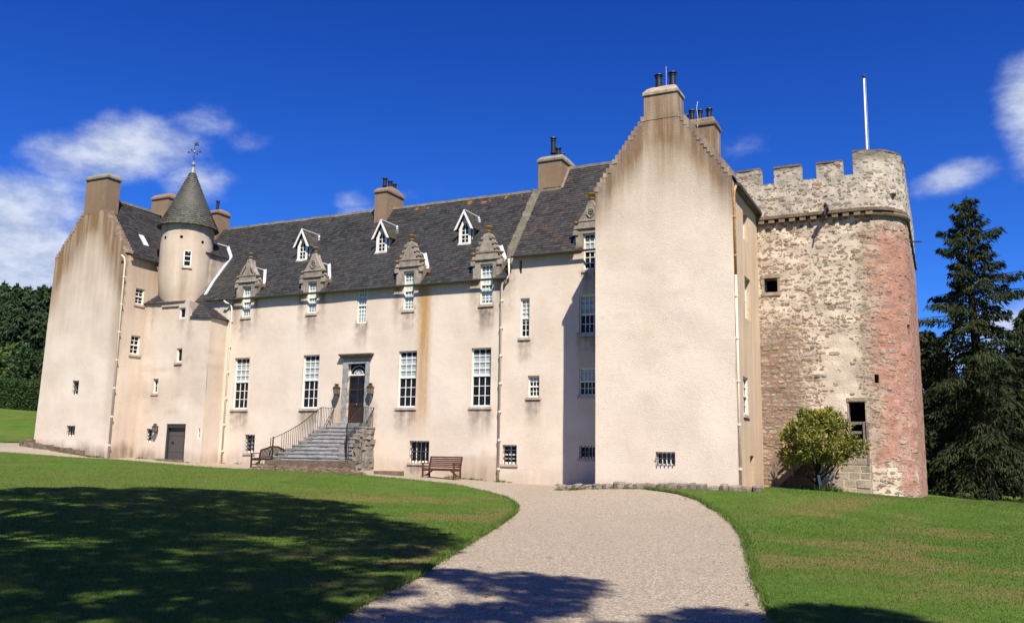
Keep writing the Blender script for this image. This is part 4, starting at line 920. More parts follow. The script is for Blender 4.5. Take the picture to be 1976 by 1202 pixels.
def stone_dormer(xc, ww, zt, zb, gold, style, cut=9):
    "xc centre, ww half width of the opening, zt top of the opening, zb foot of the stonework"
    hw = .70; d0, d1 = -.07, .32; m = lambda x: min(x, cut)
    mb = MB()
    # jambs, lintel and cornice around the window head
    mb.box(xc-hw, xc-ww, d0, d1, zb+.06, zt, jit=.01)
    if cut > 5: mb.box(xc+ww, xc+hw, d0, d1, zb+.06, zt, jit=.01)
    mb.box(xc-hw, xc+m(hw), d0, d1, zt, zt+.22)
    mb.box(xc-hw-.10, xc-hw+.12, d0-.06, d1, zt-.05, zt+.16, jit=.01); 
    if cut > 5: mb.box(xc+hw-.12, xc+hw+.10, d0-.06, d1, zt-.05, zt+.16, jit=.01)
    mb.box(xc-hw-.06, xc+m(hw+.06), d0-.07, d1, zt+.22, zt+.30, jit=.01)
    prism(mb, [(xc-hw+.02, zt+.30), (xc+m(hw-.02), zt+.30), (xc+m(.52), zt+.56), (xc-.52, zt+.56)], d0, d1)
    mb.box(xc-.57, xc+m(.57), d0-.035, d1, zt+.56, zt+.63, jit=.008)
    az = zt+1.46
    if style == 0:      # two legs of scrollwork around a niche
        prism(mb, [(xc-.50, zt+.63), (xc+.50, zt+.63), (xc+.22, zt+1.05), (xc+.11, az), (xc-.11, az), (xc-.22, zt+1.05)], d0+.03, d1)
        mb.bar((xc-.47, d0, zt+.66), (xc-.16, d0, zt+1.15), .10, .10, up=(0, 1, 0)); mb.bar((xc+.47, d0, zt+.66), (xc+.16, d0, zt+1.15), .10, .10, up=(0, 1, 0))
        prism(mb, [(xc-.17, zt+.63), (xc+.17, zt+.63), (xc+.13, zt+1.15), (xc-.13, zt+1.15)], d0-.03, d0+.05)
    elif style == 1:    # plain triangle with a carved crest
        prism(mb, [(xc-.54, zt+.63), (xc+.54, zt+.63), (xc+.25, zt+1.1), (xc+.10, az), (xc-.10, az), (xc-.25, zt+1.1)], d0, d1)
        for s in (-1, 1): mb.tube([(xc+s*.02, d0-.02, zt+.70), (xc+s*.17, d0-.02, zt+.86), (xc+s*.14, d0-.02, zt+1.05), (xc+s*.02, d0-.02, zt+1.12)], .035, 6)
        for q in (.80, .92, 1.03): mb.bar((xc-.10, d0-.015, zt+q-.04), (xc, d0-.015, zt+q), .035, .05, up=(0, 1, 0)); mb.bar((xc, d0-.015, zt+q), (xc+.10, d0-.015, zt+q-.04), .035, .05, up=(0, 1, 0))
    else:               # cresting with stepped scrolls up both rakes
        prism(mb, [(xc-.52, zt+.63), (xc+m(.52), zt+.63), (xc+m(.40), zt+.9), (xc+.16, az), (xc-.16, az), (xc-.40, zt+.9)], d0, d1)
        for s in ((-1, 1) if cut > 5 else (-1,)):
            for q in range(3): mb.tube([(xc+s*(.47-.12*q), d0-.05, zt+.78+.24*q), (xc+s*(.47-.12*q), d1-.1, zt+.78+.24*q)], .075, 8)
    o = mb.build('stone_dormer', 'stone', castle, stain=lambda x, y, z: (0, 0, 0))
    # brown eaves blocks that carry the head below roof level
    for s in ((-1, 1) if cut > 5 else (-1,)):
        mb = MB(); a, b = sorted((xc+s*ww, xc+s*(hw+.06))); mb.box(a, b, d0-.05, .1, zb-.06, zb+.06, jit=.01)
        if s > 0: prism(mb, [(xc+hw, zb+.06), (xc+hw+.30, zt-.1), (xc+hw+.26, zt+.1), (xc+hw, zt)], d0+.04, .32)
        mb.build('corbel', 'stone_brown', o, stain=lambda x, y, z: (0, 0, 0))
    finial((xc, .08), az, .42, gold, o)
    finial((xc-hw-.02, -.02), zt+.16, .46, gold*.6, o, .095)
    if cut > 5: finial((xc+hw+.02, -.02), zt+.16, .46, gold*.5, o, .095)
    # little slated roof running back into the main slope
    ze = zt+.15; zr = zt+1.10; base = 8.34 if zb < 8.6 else 9.3; yr = (zr-base)/1.3; ye = max(.35, (ze-base)/1.3)
    mb = MB(); rr = lambda s: [(xc+s*.62, .2, ze), (xc+s*.02, .2, zr), (xc+s*.02, yr, zr), (xc+s*.62, ye, ze)]
    for s in ((-1, 1) if cut > 5 else (-1,)):
        q = [Vector(p) for p in rr(s)]; nrows = 6
        for i in range(nrows):
            t0, t1 = i/nrows, min(1, (i+1.2)/nrows); A, B2, Cc, D = q[0].lerp(q[1], t0), q[3].lerp(q[2], t0), q[3].lerp(q[2], t1), q[0].lerp(q[1], t1); l = Vector((s*.02, 0, .02))
            mb.add([A+l, B2+l, Cc, D], [(0, 1, 2, 3)])
        mb.poly((xc+s*.62, .2, ze), (xc+s*.62, ye, ze), (xc+s*.62, .2, zb))
    mb.build('dormer_roof', 'slate', o, stain=lambda x, y, z: (0, 0, 0))
    fl = MB(); up = (0, -1.3, 1)
    for s in ((-1, 1) if cut > 5 else (-1,)):
        fl.bar((xc+s*.10, yr-.02, zr+.04), (xc+s*.74, ye-.02, ze+.06), .17, .06, up=up); fl.bar((xc+s*.74, ye-.02, ze+.06), (xc+s*.80, .05, base+.22), .15, .06, up=up)
    fl.bar((xc, .15, zr+.02), (xc, yr, zr+.02), .10, .05); fl.build('flashing', 'lead', o)
    return o
stone_dormer(-33.29, .29, 8.78, 8.14, .15, 0)
stone_dormer(-28.93, .29, 8.72, 8.12, .15, 1)
stone_dormer(-23.095, .295, 8.82, 8.12, .75, 2)
stone_dormer(-18.86, .33, 8.84, 8.12, .9, 2)
stone_dormer(-13.70, .36, 9.84, 9.2, .9, 1, cut=.9)

# ------------------------------------------------------------------ white timber dormers high on the roof
def attic_dormer(xc):
    y0 = 1.50; zb, ze, zr = 10.26, 11.12, 12.02; hw = .34
    mb = MB()
    for s in (-1, 1):
        mb.box(*sorted((xc+s*hw, xc+s*.19)), y0, y0+.12, zb+.06, ze+.02)
        mb.poly((xc+s*hw, y0+.02, zb), (xc+s*hw, y0+.02, ze+.05), (xc+s*hw, y0+(ze-zb)/1.3+.1, ze+.05))
    prism(mb, [(xc-hw, ze), (xc-.19, ze), (xc, ze+.38), (xc+.19, ze), (xc+hw, ze), (xc+.02, zr-.18), (xc-.02, zr-.18)], y0+.01, y0+.1)
    mb.box(xc-hw-.02, xc+hw+.02, y0-.04, y0+.13, zb+.02, zb+.14)
    prism(mb, [(xc-hw-.12, zb-.07), (xc+hw+.12, zb-.07), (xc+hw+.04, zb+.03), (xc-hw-.04, zb+.03)], y0-.09, y0+.1)
    o = mb.build('attic_dormer', 'white', castle)
    pm = MB(); pm.poly((xc-.2, y0+.07, zb+.1), (xc+.2, y0+.07, zb+.1), (xc+.2, y0+.07, ze), (xc, y0+.07, ze+.4), (xc-.2, y0+.07, ze)); pm.build('pane', 'glass', o)
    g = MB(); g.box(xc-.014, xc+.014, y0+.03, y0+.065, zb+.14, ze+.34); g.box(xc-.19, xc+.19, y0+.028, y0+.066, zb+.52, zb+.575)
    for z in (zb+.33, zb+.76): g.box(xc-.19, xc+.19, y0+.032, y0+.064, z, z+.024)
    g.build('glazing_bars', 'white', o)
    b = MB()
    for s in (-1, 1): b.bar((xc+s*.50, y0-.17, ze-.06), (xc, y0-.17, zr+.0), .05, .14, up=(0, -1, 0)) if False else prism(b, [(xc+s*.54, ze-.10), (xc+s*.40, ze-.06), (xc, zr-.17), (xc, zr+.03)], y0-.19, y0-.14)
    b.build('bargeboard', 'white', o)
    r_ = MB(); yr = (zr-8.34)/1.3
    for s in (-1, 1):
        q = [Vector(p) for p in ((xc+s*.53, y0-.15, ze-.05), (xc+s*.53, (ze-.05-8.34)/1.3+.05, ze-.05), (xc, yr, zr), (xc, y0-.15, zr))]; n = 7
        for i in range(n):
            t0, t1 = i/n, min(1, (i+1.2)/n); A, B2 = q[0].lerp(q[3], t0), q[1].lerp(q[2], t0); Cc, D = q[1].lerp(q[2], t1), q[0].lerp(q[3], t1); l = Vector((s*.018, 0, .018)); k = 4
            for j in range(k): r_.add([A.lerp(B2, j/k)+l, A.lerp(B2, (j+.97)/k)+l, D.lerp(Cc, (j+.97)/k), D.lerp(Cc, j/k)], [(0, 1, 2, 3)])
        r_.poly(*[v-Vector((0, 0, .03)) for v in q], r=.2)
    r_.build('dormer_roof', 'slate_moss', o, stain=lambda x, y, z: (0, 0, 0))
    f = MB(); f.bar((xc, y0-.14, zr+.02), (xc, yr, zr+.02), .09, .05)
    for s in (-1, 1): f.bar((xc+s*.05, yr-.02, zr+.03), (xc+s*.60, (ze-8.39)/1.3+.03, ze+.0), .10, .06, up=(0, -1.3, 1)); f.bar((xc+s*.42, y0+.62, ze-.04), (xc+s*.40, y0+.02, zb+.06), .07, .03, up=(0, -1.3, 1))
    f.build('flashing', 'lead', o); return o
for xc in (-30.98, -25.84, -20.92): attic_dormer(xc)

# ------------------------------------------------------------------ rainwater pipes
def downpipe(pts, mat='cream', r=.048, brackets=6, n=(0, -1, 0)):
    mb = MB(); mb.tube(pts, r, 9); o = mb.build('downpipe', mat, castle, sm=True); a, b = Vector(pts[-2]), Vector(pts[-1]); n = Vector(n)
    for i in range(brackets):
        bm = MB(); p = a.lerp(b, (i+.5)/brackets); bm.tube([p-Vector((0, 0, .04)), p+Vector((0, 0, .04))], r*1.45, 9); bm.bar(p, p-n*.08, .14, .05)
        bm.build('pipe_bracket', mat, o)
    return o
downpipe([(-39.42, YL-.2, 10.35), (-39.27, YL-.12, 10.2), (-39.26, YL-.07, 9.9), (-39.22, YL-.07, gz(-39.2, YL)-.05)], brackets=7)
downpipe([(-34.62, -.30, 8.03), (-34.5, -.26, 7.92), (-34.3, -.12, 7.86), (-34.22, -.10, 7.6), (-34.22, -.09, gz(-34.2, 0)-.05)], brackets=6)
downpipe([(-17.62, -.24, 8.95), (-17.62, -.16, 8.2), (-17.95, -.16, 7.85), (-18.02, -.10, 7.7), (-18.02, -.10, gz(-18, 0)-.05)], brackets=7)
MAT['rusty'] = mat_simple('rusty_pipe', (.46, .25, .09), .6, .35, 6, .3)
downpipe([(XRW+.1, YR+.35, 10.42), (XRW+.08, YR+.14, 10.2), (XRW+.06, YR+.12, 9.9), (XRW+.06, YR+.12, 6.9)], 'rusty', brackets=2, n=(1, 0, 0))
downpipe([(XRW+.06, YR+.12, 6.9), (XRW+.06, YR+.12, gz(XRW, YR)-.05)], brackets=5, n=(1, 0, 0))

# ------------------------------------------------------------------ main entrance
mb = MB(); zt = 4.67
for i in range(9):
    z0 = 1.5+i*.335; z1 = z0+.328
    for (a, b) in ((-26.76, -26.47), (-25.42, -25.18)): mb.box(a, b, -.05, .2, z0, min(z1, 4.41), jit=.006)
mb.box(-26.76, -25.18, -.05, .2, 4.41, zt); mb.build('door_surround', 'dressed', castle, stain=lambda x, y, z: (0, 0, 0))
mb = MB(); mb.hexa([(-26.80, -.10, zt+.005), (-25.12, -.10, zt+.005), (-25.12, .05, zt+.005), (-26.80, .05, zt+.005)], [(-26.93, -.24, zt+.16), (-25.0, -.24, zt+.16), (-25.0, .05, zt+.16), (-26.93, .05, zt+.16)])
mb.box(-26.95, -24.98, -.26, .05, zt+.16, zt+.22); mb.build('door_hood', 'stone_brown', castle, stain=lambda x, y, z: (0, 0, 0))
mb = MB(); y = .15
for a, b in ((-26.47, -26.40), (-25.49, -25.42), (-25.98, -25.91)): mb.box(a, b, y, y+.06, 1.55, 3.84)
for a, b in ((1.55, 1.75), (2.36, 2.50), (3.10, 3.20), (3.76, 3.84)): mb.box(-26.40, -25.49, y+.003, y+.057, a, b)
for x0 in (-26.40, -25.91): mb.box(x0, x0+.42, y+.02, y+.05, 1.75, 2.36); mb.box(x0+.07, x0+.35, y+.008, y+.05, 1.83, 2.28)
dr = mb.build('door', 'wood_door', castle); mb = MB(); mb.box(-26.39, -25.5, y+.022, y+.04, 2.50, 3.76); mb.build('pane', 'glass', dr)
mb = MB(); mb.lathe((-25.96, y-.03), [(0, 2.40), (.03, 2.41), (.03, 2.45), (0, 2.46)], 8); mb.build('handle', 'gold', dr)
mb = MB(); mb.box(-26.47, -25.42, y-.02, y+.07, 3.84, 3.91); c0 = (-25.945, 3.91)
for (r, w) in ((.40, .018), (.23, .018)):
    q = [(c0[0]+r*math.cos(math.pi*k/14)*1.15, y+.01, c0[1]+r*math.sin(math.pi*k/14)) for k in range(15)]; mb.tube(q, w*.75, 5)
for k in range(1, 7): a = math.pi*k/7; mb.tube([(c0[0]+.06*math.cos(a), y+.01, c0[1]+.04*math.sin(a)), (c0[0]+.27*math.cos(a), y+.01, c0[1]+.24*math.sin(a))], .013, 5)
for x in (-26.45, -25.44): mb.box(x-.02, x+.02, y-.02, y+.07, 3.91, 4.41)
fn = mb.build('fanlight', 'white', castle); mb = MB(); mb.box(-26.46, -25.43, y+.03, y+.05, 3.91, 4.40); mb.build('pane', 'glass', fn)

# low side door in the stair tower block
mb = MB(); x0, x1, z0, z1 = -36.98, -35.62, -.50, 1.42; yb = YB+.16
for i in range(7): a = x0+.09+(x1-x0-.18)*i/7; mb.box(a+.006, a+(x1-x0-.18)/7-.002, yb, yb+.05, z0+.03, z1-.2)
mb.box(x0+.09, x1-.09, yb-.012, yb+.0, -.05, .07); mb.box(x0+.09, x1-.09, yb-.012, yb, .82, .94)
d = mb.build('door', 'grey_door', castle)
mb = MB(); mb.tube([(x0+.38, yb-.03, .45), (x0+.38, yb, .45)], .07, 10); mb.build('handle', 'black', d)
mb = MB(); mb.box(x0, x0+.09, YB+.03, yb+.04, z0, z1); mb.box(x1-.09, x1, YB+.03, yb+.04, z0, z1); mb.box(x0+.09, x1-.09, YB+.03, yb+.04, z1-.2, z1-.001); mb.build('door_frame', 'gutter', d)
mb = MB(); mb.box(x0-.05, x1+.05, YB-.25, YB+.2, z0-.1, z0+.08); mb.build('doorstep', 'stone_brown', d, stain=lambda x, y, z: (0, 0, 0))
# rough footing stones breaking out of the harl at the foot of the left wing
mb = MB()
for i in range(70):
    x = random.uniform(-45.4, -41.2); z = gz(x, YL); s = random.uniform(.10, .24)
    mb.box(x-s, x+s, YL-.10-.1*random.random(), YL+.1, z-.15, z+s*random.uniform(.5, 1.3), jit=.06)
mb.build('footing_stones', 'stone_brown', castle, stain=lambda x, y, z: (0, 0, 0)); mb = MB()
for i in range(10):
    x = random.uniform(-46.3, -45.2); z = gz(x, YL+.3); s = random.uniform(.12, .25); mb.box(x-s, x+s, YL-.05, YL+.5, z-.1, z+s*1.6, jit=.08)
mb.build('footing_stones', 'stone_brown', castle, stain=lambda x, y, z: (0, 0, 0))

# ------------------------------------------------------------------ entrance steps
steps = thing('entrance_steps', (-26, -1.5, gz(-26, -1.5)), 'flight of grey stone steps with black iron railings climbing to the main door', 'steps')
MAT['flank'] = mat_stone('flank_rubble', (.26, .235, .20), (.12, .105, .09), (.38, .36, .32))
SY = [-(1.15+.32*i) for i in range(9)]; SZ = [1.305-.178*i for i in range(9)]
SL = [-27.3, -27.3, -27.3, -27.32, -27.36, -27.44, -27.54, -27.66, -27.8]; SR = [-24.7, -24.62, -24.56, -24.5, -24.42, -24.25, -24.0, -23.75, -23.45]
for i in range(9):
    mb = MB(); yb = 0.0 if i == 0 else SY[i-1]+.06; k = 6; jz = [random.uniform(-.008, .008) for _ in range(k+1)]
    for q in range(k):
        a, b = SL[i]+(SR[i]-SL[i])*q/k, SL[i]+(SR[i]-SL[i])*(q+1)/k
        mb.hexa([(a+.004, SY[i]+jz[q], SZ[i]-.06), (b-.004, SY[i]+jz[q], SZ[i]-.06), (b-.004, yb, SZ[i]-.06), (a+.004, yb, SZ[i]-.06)], [(a+.004, SY[i]+jz[q], SZ[i]), (b-.004, SY[i]+jz[q], SZ[i]), (b-.004, yb, SZ[i]), (a+.004, yb, SZ[i])], r=random.random())
    mb.box(SL[i]+.05, SR[i]-.05, SY[i]+.034, SY[i]+.2, SZ[i]-.18, SZ[i]-.06)
    mb.build('tread', 'dressed', steps, stain=lambda x, y, z: (0, 0, 0))
mb = MB(); mb.box(-26.85, -25.1, -.55, 0, 1.31, 1.5); mb.build('threshold', 'dressed', steps, stain=lambda x, y, z: (0, 0, 0))
# rubble flank walls below the treads
for E_, sx in ((SR, 1), (SL, -1)):
    mb = MB()
    for i in range(9):
        ya, yb = (0, SY[0]) if i == 0 else (SY[i-1], SY[i]); xa = E_[i]-sx*.03; xb = E_[max(i-1, 0)]-sx*.03; n = 8
        zt = SZ[i]-.06; zb = gz(xa, yb)-.1
        for q in range(n):
            z0, z1 = zb+(zt-zb)*q/n, zb+(zt-zb)*(q+1)/n; j = lambda: sx*random.uniform(-.05, .07)
            hh = 3 if i == 0 else random.choice((1, 1, 2))
            for h in range(hh):
                p, r_ = ya+(yb-ya)*h/hh, ya+(yb-ya)*(h+1)/hh
                a, b = sorted((xb+(xa-xb)*(h+1)/hh+j(), xa-sx*.5)); mb.box(a, b, r_, p, z0, z1, jit=.035)
    mb.build('flank_wall', 'flank', steps, stain=lambda x, y, z: (0, 0, 0))
# sloping bank of small stones under the lowest step, and a low slab
mb = MB()
for i in range(420):
    x = random.uniform(-28.3, -22.6); k = random.random(); y = -3.72-k*1.0; z = -.30*(1-k)-.30+(gz(x, y)+.30)*k; s = random.uniform(.05, .15)
    if x > -23.4: z = gz(x, y)+.04+.25*max(0, -22.8-x)*(1-k)
    z = max(z, gz(x, y)); mb.box(x-s, x+s, y-s, y+s, z-.14, z+s*.5, jit=.05)
mb.box(-28.0, -23.4, -3.9, -3.3, -1.0, -.31); mb.build('stone_footing', 'stone_brown', steps, stain=lambda x, y, z: (0, 0, 0))
def railing(E_, sx, wall_stay=True):
    mb = MB(); b = .012; X = lambda i: E_[i]-sx*.12
    top = [(X(0), -.03, 2.24), (X(0), -1.03, 2.22)]
    for i in range(1, 9): top.append((X(i), SY[i]-.05, SZ[i]+.80+.10*(1-i/8)+(.12*math.sin(math.pi*i/8)*-.6)))
    for a, c in zip(top[:-1], top[1:]): mb.bar(a, c, .045, .022)
    for k in range(8): y = -.10-k*.13; mb.tube([(X(0), y, 1.3), (X(0), y, 2.23)], b, 5)
    for i in range(1, 9):
        for h in (0, 1, 2):
            t = (h+.5)/3; a, c = Vector(top[i]), Vector(top[i+1]) if i+1 < len(top) else Vector(top[i]); a = Vector(top[i]).lerp(Vector(top[i+1]) if i+1 < len(top) else Vector(top[i]), 0); p = Vector(top[i]); q = Vector(top[i-1]) if i > 1 else Vector(top[1]); w = q.lerp(p, t)
            mb.tube([(w.x, w.y, SZ[i]), w], b, 5)
    n = Vector(top[-1]); mb.tube([(n.x, n.y-.03, SZ[8]-.02), (n.x, n.y-.03, n.z+.06)], .032, 8); mb.tube([(n.x+sx*.13, n.y-.05, SZ[8]-.02), (n.x+sx*.11, n.y-.05, n.z+.0)], .018, 6)
    mb.tube([(X(0), -.05, 2.2), (X(0), -.45, 1.75), (X(0), -.78, 1.32)], .014, 5)
    return mb.build('railing', 'black', steps)
railing(SL, -1); railing(SR, 1)
mb = MB(); mb.box(-23.2, -21.9, -2.2, -1.75, gz(-22.5, -2)-.05, gz(-22.5, -2)+.17, jit=.02); t = mb.build('stone_slab', 'stone_brown', None, stain=lambda x, y, z: (0, 0, 0))
tag(t, 'low brown stone slab lying at the foot of the wall right of the entrance steps', 'stone slab')

# ------------------------------------------------------------------ wall lanterns
def lantern(x, y, z, label, s=1.0):
    L_ = thing('wall_lantern', (x, y, z-.35), label, 'lantern', 'lanterns on the castle wall')
    w = .15*s; t = .105*s; h = .36*s; g = MB(); C4 = lambda r, zz: [(x-r, y-r, zz), (x+r, y-r, zz), (x+r, y+r, zz), (x-r, y+r, zz)]
    lo, hi = C4(t, z-h/2), C4(w, z+h/2)
    for a, b in zip(lo, hi): g.bar(a, b, .022*s)
    for q in (lo, hi):
        for i in range(4): g.bar(q[i], q[(i+1) % 4], .026*s)
    g.hexa(C4(t*1.02, z-h/2-.05), C4(t*1.02, z-h/2)); g.hexa(C4(w*1.15, z+h/2), C4(w*.5, z+h/2+.13*s)); g.hexa(C4(w*.5, z+h/2+.13*s), C4(w*.45, z+h/2+.20*s)); g.hexa(C4(w*.7, z+h/2+.20*s), C4(w*.6, z+h/2+.235*s))
    g.build('lantern_frame', 'copper', L_)
    gl = MB(); gl.hexa(C4(t*.94, z-h/2+.01), C4(w*.94, z+h/2-.01)); gl.build('lantern_glass', 'lantern_glass', L_)
    b = MB(); yb = y+.25*s; b.bar((x, yb, z-h/2-.03), (x, y, z-h/2-.03), .025); b.bar((x, yb, z+h/2-.02), (x, y+w*.9, z+h/2-.02), .025); b.box(x-.05, x+.05, yb-.012, yb+.0, z-h/2-.09, z+h/2+.05); b.build('lantern_bracket', 'black', L_)
m, t = new_mat('lantern_glass'); finish(t, (.16, .14, .13), .08, None, .6); MAT['lantern_glass'] = m
lantern(-26.93, -.26, 3.06, 'bronze wall lantern left of the main entrance door', .85); lantern(-24.93, -.26, 3.06, 'bronze wall lantern right of the main entrance door', .85)
lantern(-37.58, YB-.22, 1.14, 'small bronze wall lantern beside the low side door of the stair tower', .68)

# ------------------------------------------------------------------ benches
def bench(loc, rz, L, mat, label, style):
    b = thing('bench', loc, label, 'bench'); b.rotation_euler = (0, 0, rz)
    Mx = Matrix.Translation(loc) @ Matrix.Rotation(rz, 4, 'Z')
    def part(name, mb):
        o = mb.build(name, mat); o.parent = b; return o
    h = L/2; seat_z = .43
    mb = MB()
    for i in range(6): y = -.25+i*.088; mb.box(-h+.03, h-.03, y, y+.07, seat_z-.02+.004*abs(i-3), seat_z+.012+.004*abs(i-3))
    part('seat', mb)
    mb = MB(); bk = lambda z: .24+(z-.43)*.22       # the back leans
    if style == 'plain':
        for i in range(5): z = .52+i*.083; mb.bar((-h+.04, bk(z), z), (h-.04, bk(z), z), .024, .066, up=(0, 0, 1))
        mb.bar((-h+.0, bk(.94), .94), (h-.0, bk(.94), .94), .05, .07); mb.box(-.13, .13, bk(.86)-.03, bk(.86)-.018, .84, .89)
    else:
        pts = [(-h, .82), (-h*.7, .88), (-h*.35, .97), (-h*.18, 1.0), (h*.18, 1.0), (h*.35, .97), (h*.7, .88), (h, .82)]
        for (a, za), (c, zc) in zip(pts[:-1], pts[1:]): mb.bar((a, bk(za), za), (c, bk(zc), zc), .045, .07)
        mb.bar((-h, bk(.50), .50), (h, bk(.50), .50), .04, .06); n = 19
        for i in range(n):
            x = -h+.07+(L-.14)*i/(n-1)
            zt = next(za+(zc-za)*(x-a)/(c-a) for (a, za), (c, zc) in zip(pts[:-1], pts[1:]) if a <= x <= c); mb.bar((x, bk(.5), .5), (x, bk(zt), zt), .05, .018, up=(0, 1, 0))
    part('backrest', mb)
    for s in (-1, 1):
        x = s*(h-.03)
        mb = MB(); mb.bar((x, -.27, 0), (x, -.27, .66), .06, .06, up=(0, 1, 0)); part('leg', mb)
        mb = MB(); mb.bar((x, .26, 0), (x, bk(.43), .43), .06, .07, up=(0, 1, 0)); mb.bar((x, bk(.43), .43), (x, bk(.95 if style == 'plain' else .84), .95 if style == 'plain' else .84), .06, .06, up=(0, 1, 0)); part('leg', mb)
        mb = MB(); mb.bar((x, -.33, .665), (x, bk(.66), .665), .075, .04); part('armrest', mb)
    mb = MB()
    for s in (-1, 1): mb.bar((s*(h-.03), -.27, .36), (s*(h-.03), .24, .36), .045, .06); mb.bar((s*(h-.03), -.0, .14), (s*(h-.42), -.0, .38), .04, .05); mb.bar((s*(h-.03), -.27, .14), (s*(h-.03), .25, .14), .04, .05)
    mb.bar((-h, -.27, .38), (h, -.27, .38), .045, .07); mb.bar((-h, .23, .38), (h, .23, .38), .045, .06); part('bench_frame', mb)
    return b
bench((-20.25, -1.25, gz(-20.25, -1.25)), rad(-4), 1.72, 'bench_red', 'reddish brown slatted wooden bench with a straight back on the gravel by the lawn edge', 'plain')
bench((-29.75, -1.65, gz(-29.75, -1.65)), rad(-93), 1.75, 'bench_dark', 'dark brown wooden bench with a curved slatted back beside the entrance steps', 'curved')

# ------------------------------------------------------------------ low edging wall of boulders before the right wing
kerb = MB(); x = -13.55; 
while x < -5.9:
    L_ = random.uniform(.26, .52); g = gz(x, -3.9); h = random.uniform(.17, .27)
    v = []; n = 8; yo = random.uniform(-.04, .03)
    for k, (zz, sc) in enumerate(((-.12, 1.0), (.05, 1.02), (h*.75, .95), (h, .72))):
        for q in range(n):
            a = 2*math.pi*q/n; ex = .8
            cx, cy = math.copysign(abs(math.cos(a))**ex, math.cos(a)), math.copysign(abs(math.sin(a))**ex, math.sin(a))
            v.append((x+L_/2+cx*L_*.53*sc+random.uniform(-.03, .03), -3.92+yo+cy*.22*sc+random.uniform(-.03, .03), g+zz+random.uniform(-.02, .02)))
    f = [(r_*n+q, r_*n+(q+1) % n, (r_+1)*n+(q+1) % n, (r_+1)*n+q) for r_ in range(3) for q in range(n)]+[[3*n+q for q in range(n)]]
    kerb.add(v, f, random.random()); x += L_*.93
MAT['boulder'] = mat_stone('boulder', (.25, .205, .165), (.11, .09, .075), (.36, .32, .27))
tag(kerb.build('stone_kerb', 'boulder', None, stain=lambda x, y, z: (0, 0, 0)), 'low dry stone kerb of rounded boulders along the foot of the tall right gable', 'stone kerb')

# ------------------------------------------------------------------ the old tower
tower = thing('stone_tower', (-5, 6, gz(-2, 2)), 'massive old rubble stone tower with rounded corners, battlements and pinkish weathered harl', 'tower')
TX0, TX1, TY0, TY1, TRr = -14.0, -1.045, 2.0, 15.0, 1.75
def tower_pt(s, off=0.0):
    "point on the outline at arc length s from x = TX0 along the front, round the corner and back along the right side"
    Ls = TX1-TRr-TX0; La = TRr*math.pi/2
    if s < Ls: return (TX0+s, TY0-off)
    if s < Ls+La:
        a = -math.pi/2+(s-Ls)/TRr; return (TX1-TRr+math.cos(a)*(TRr+off), TY0+TRr+math.sin(a)*(TRr+off))
    return (TX1+off, TY0+TRr+(s-Ls-La))
SLEN = (TX1-TRr-TX0)+TRr*math.pi/2+(TY1-TY0-TRr)
def TF(off=0.0, rough=.0):
    def f(u, z, d=0.0):
        o_ = off*(1-.85*smooth(sC+La*.25, sC+La*.8, u))
        k = mnoise.noise((u*1.7, z*2.4, 3))*rough; x, y = tower_pt(u, o_+d+k); return (x, y, z)
    return f
s_of = lambda x: x-TX0
La = TRr*math.pi/2; sC = TX1-TRr-TX0
tmb = MB(); TFw = TF(0, .055)
hol = [rect(s_of(-6.62), s_of(-6.08), 7.05, 7.66), rect(s_of(-3.46), s_of(-2.86), .66, 2.42), rect(s_of(-2.46), s_of(-2.30), 3.16, 3.50), rect(s_of(TX1-TRr)+1.95, s_of(TX1-TRr)+2.25, 5.2, 5.58)]
V, Fs = cdt(rect(0, SLEN, -2.2, 10.1), hol, .26); tmb.add([TFw(u, z) for u, z in V], Fs)
for h in hol:
    for i in range(4):
        a, b = h[i], h[(i+1) % 4]; tmb.poly(TFw(a[0], a[1]), TFw(b[0], b[1]), TF(0)(b[0], b[1], -.6), TF(0)(a[0], a[1], -.6))
tmb.poly((TX0, TY0, -2), (TX0, TY1, -2), (TX0, TY1, 10.1), (TX0, TY0, 10.1)); tmb.poly((TX0, TY1, -2), (TX1, TY1, -2), (TX1, TY1, 10.1), (TX0, TY1, 10.1))
tmb.poly((TX0, TY0, 10.9), (TX1-.3, TY0+.3, 10.9), (TX1-.3, TY1, 10.9), (TX0, TY1, 10.9))
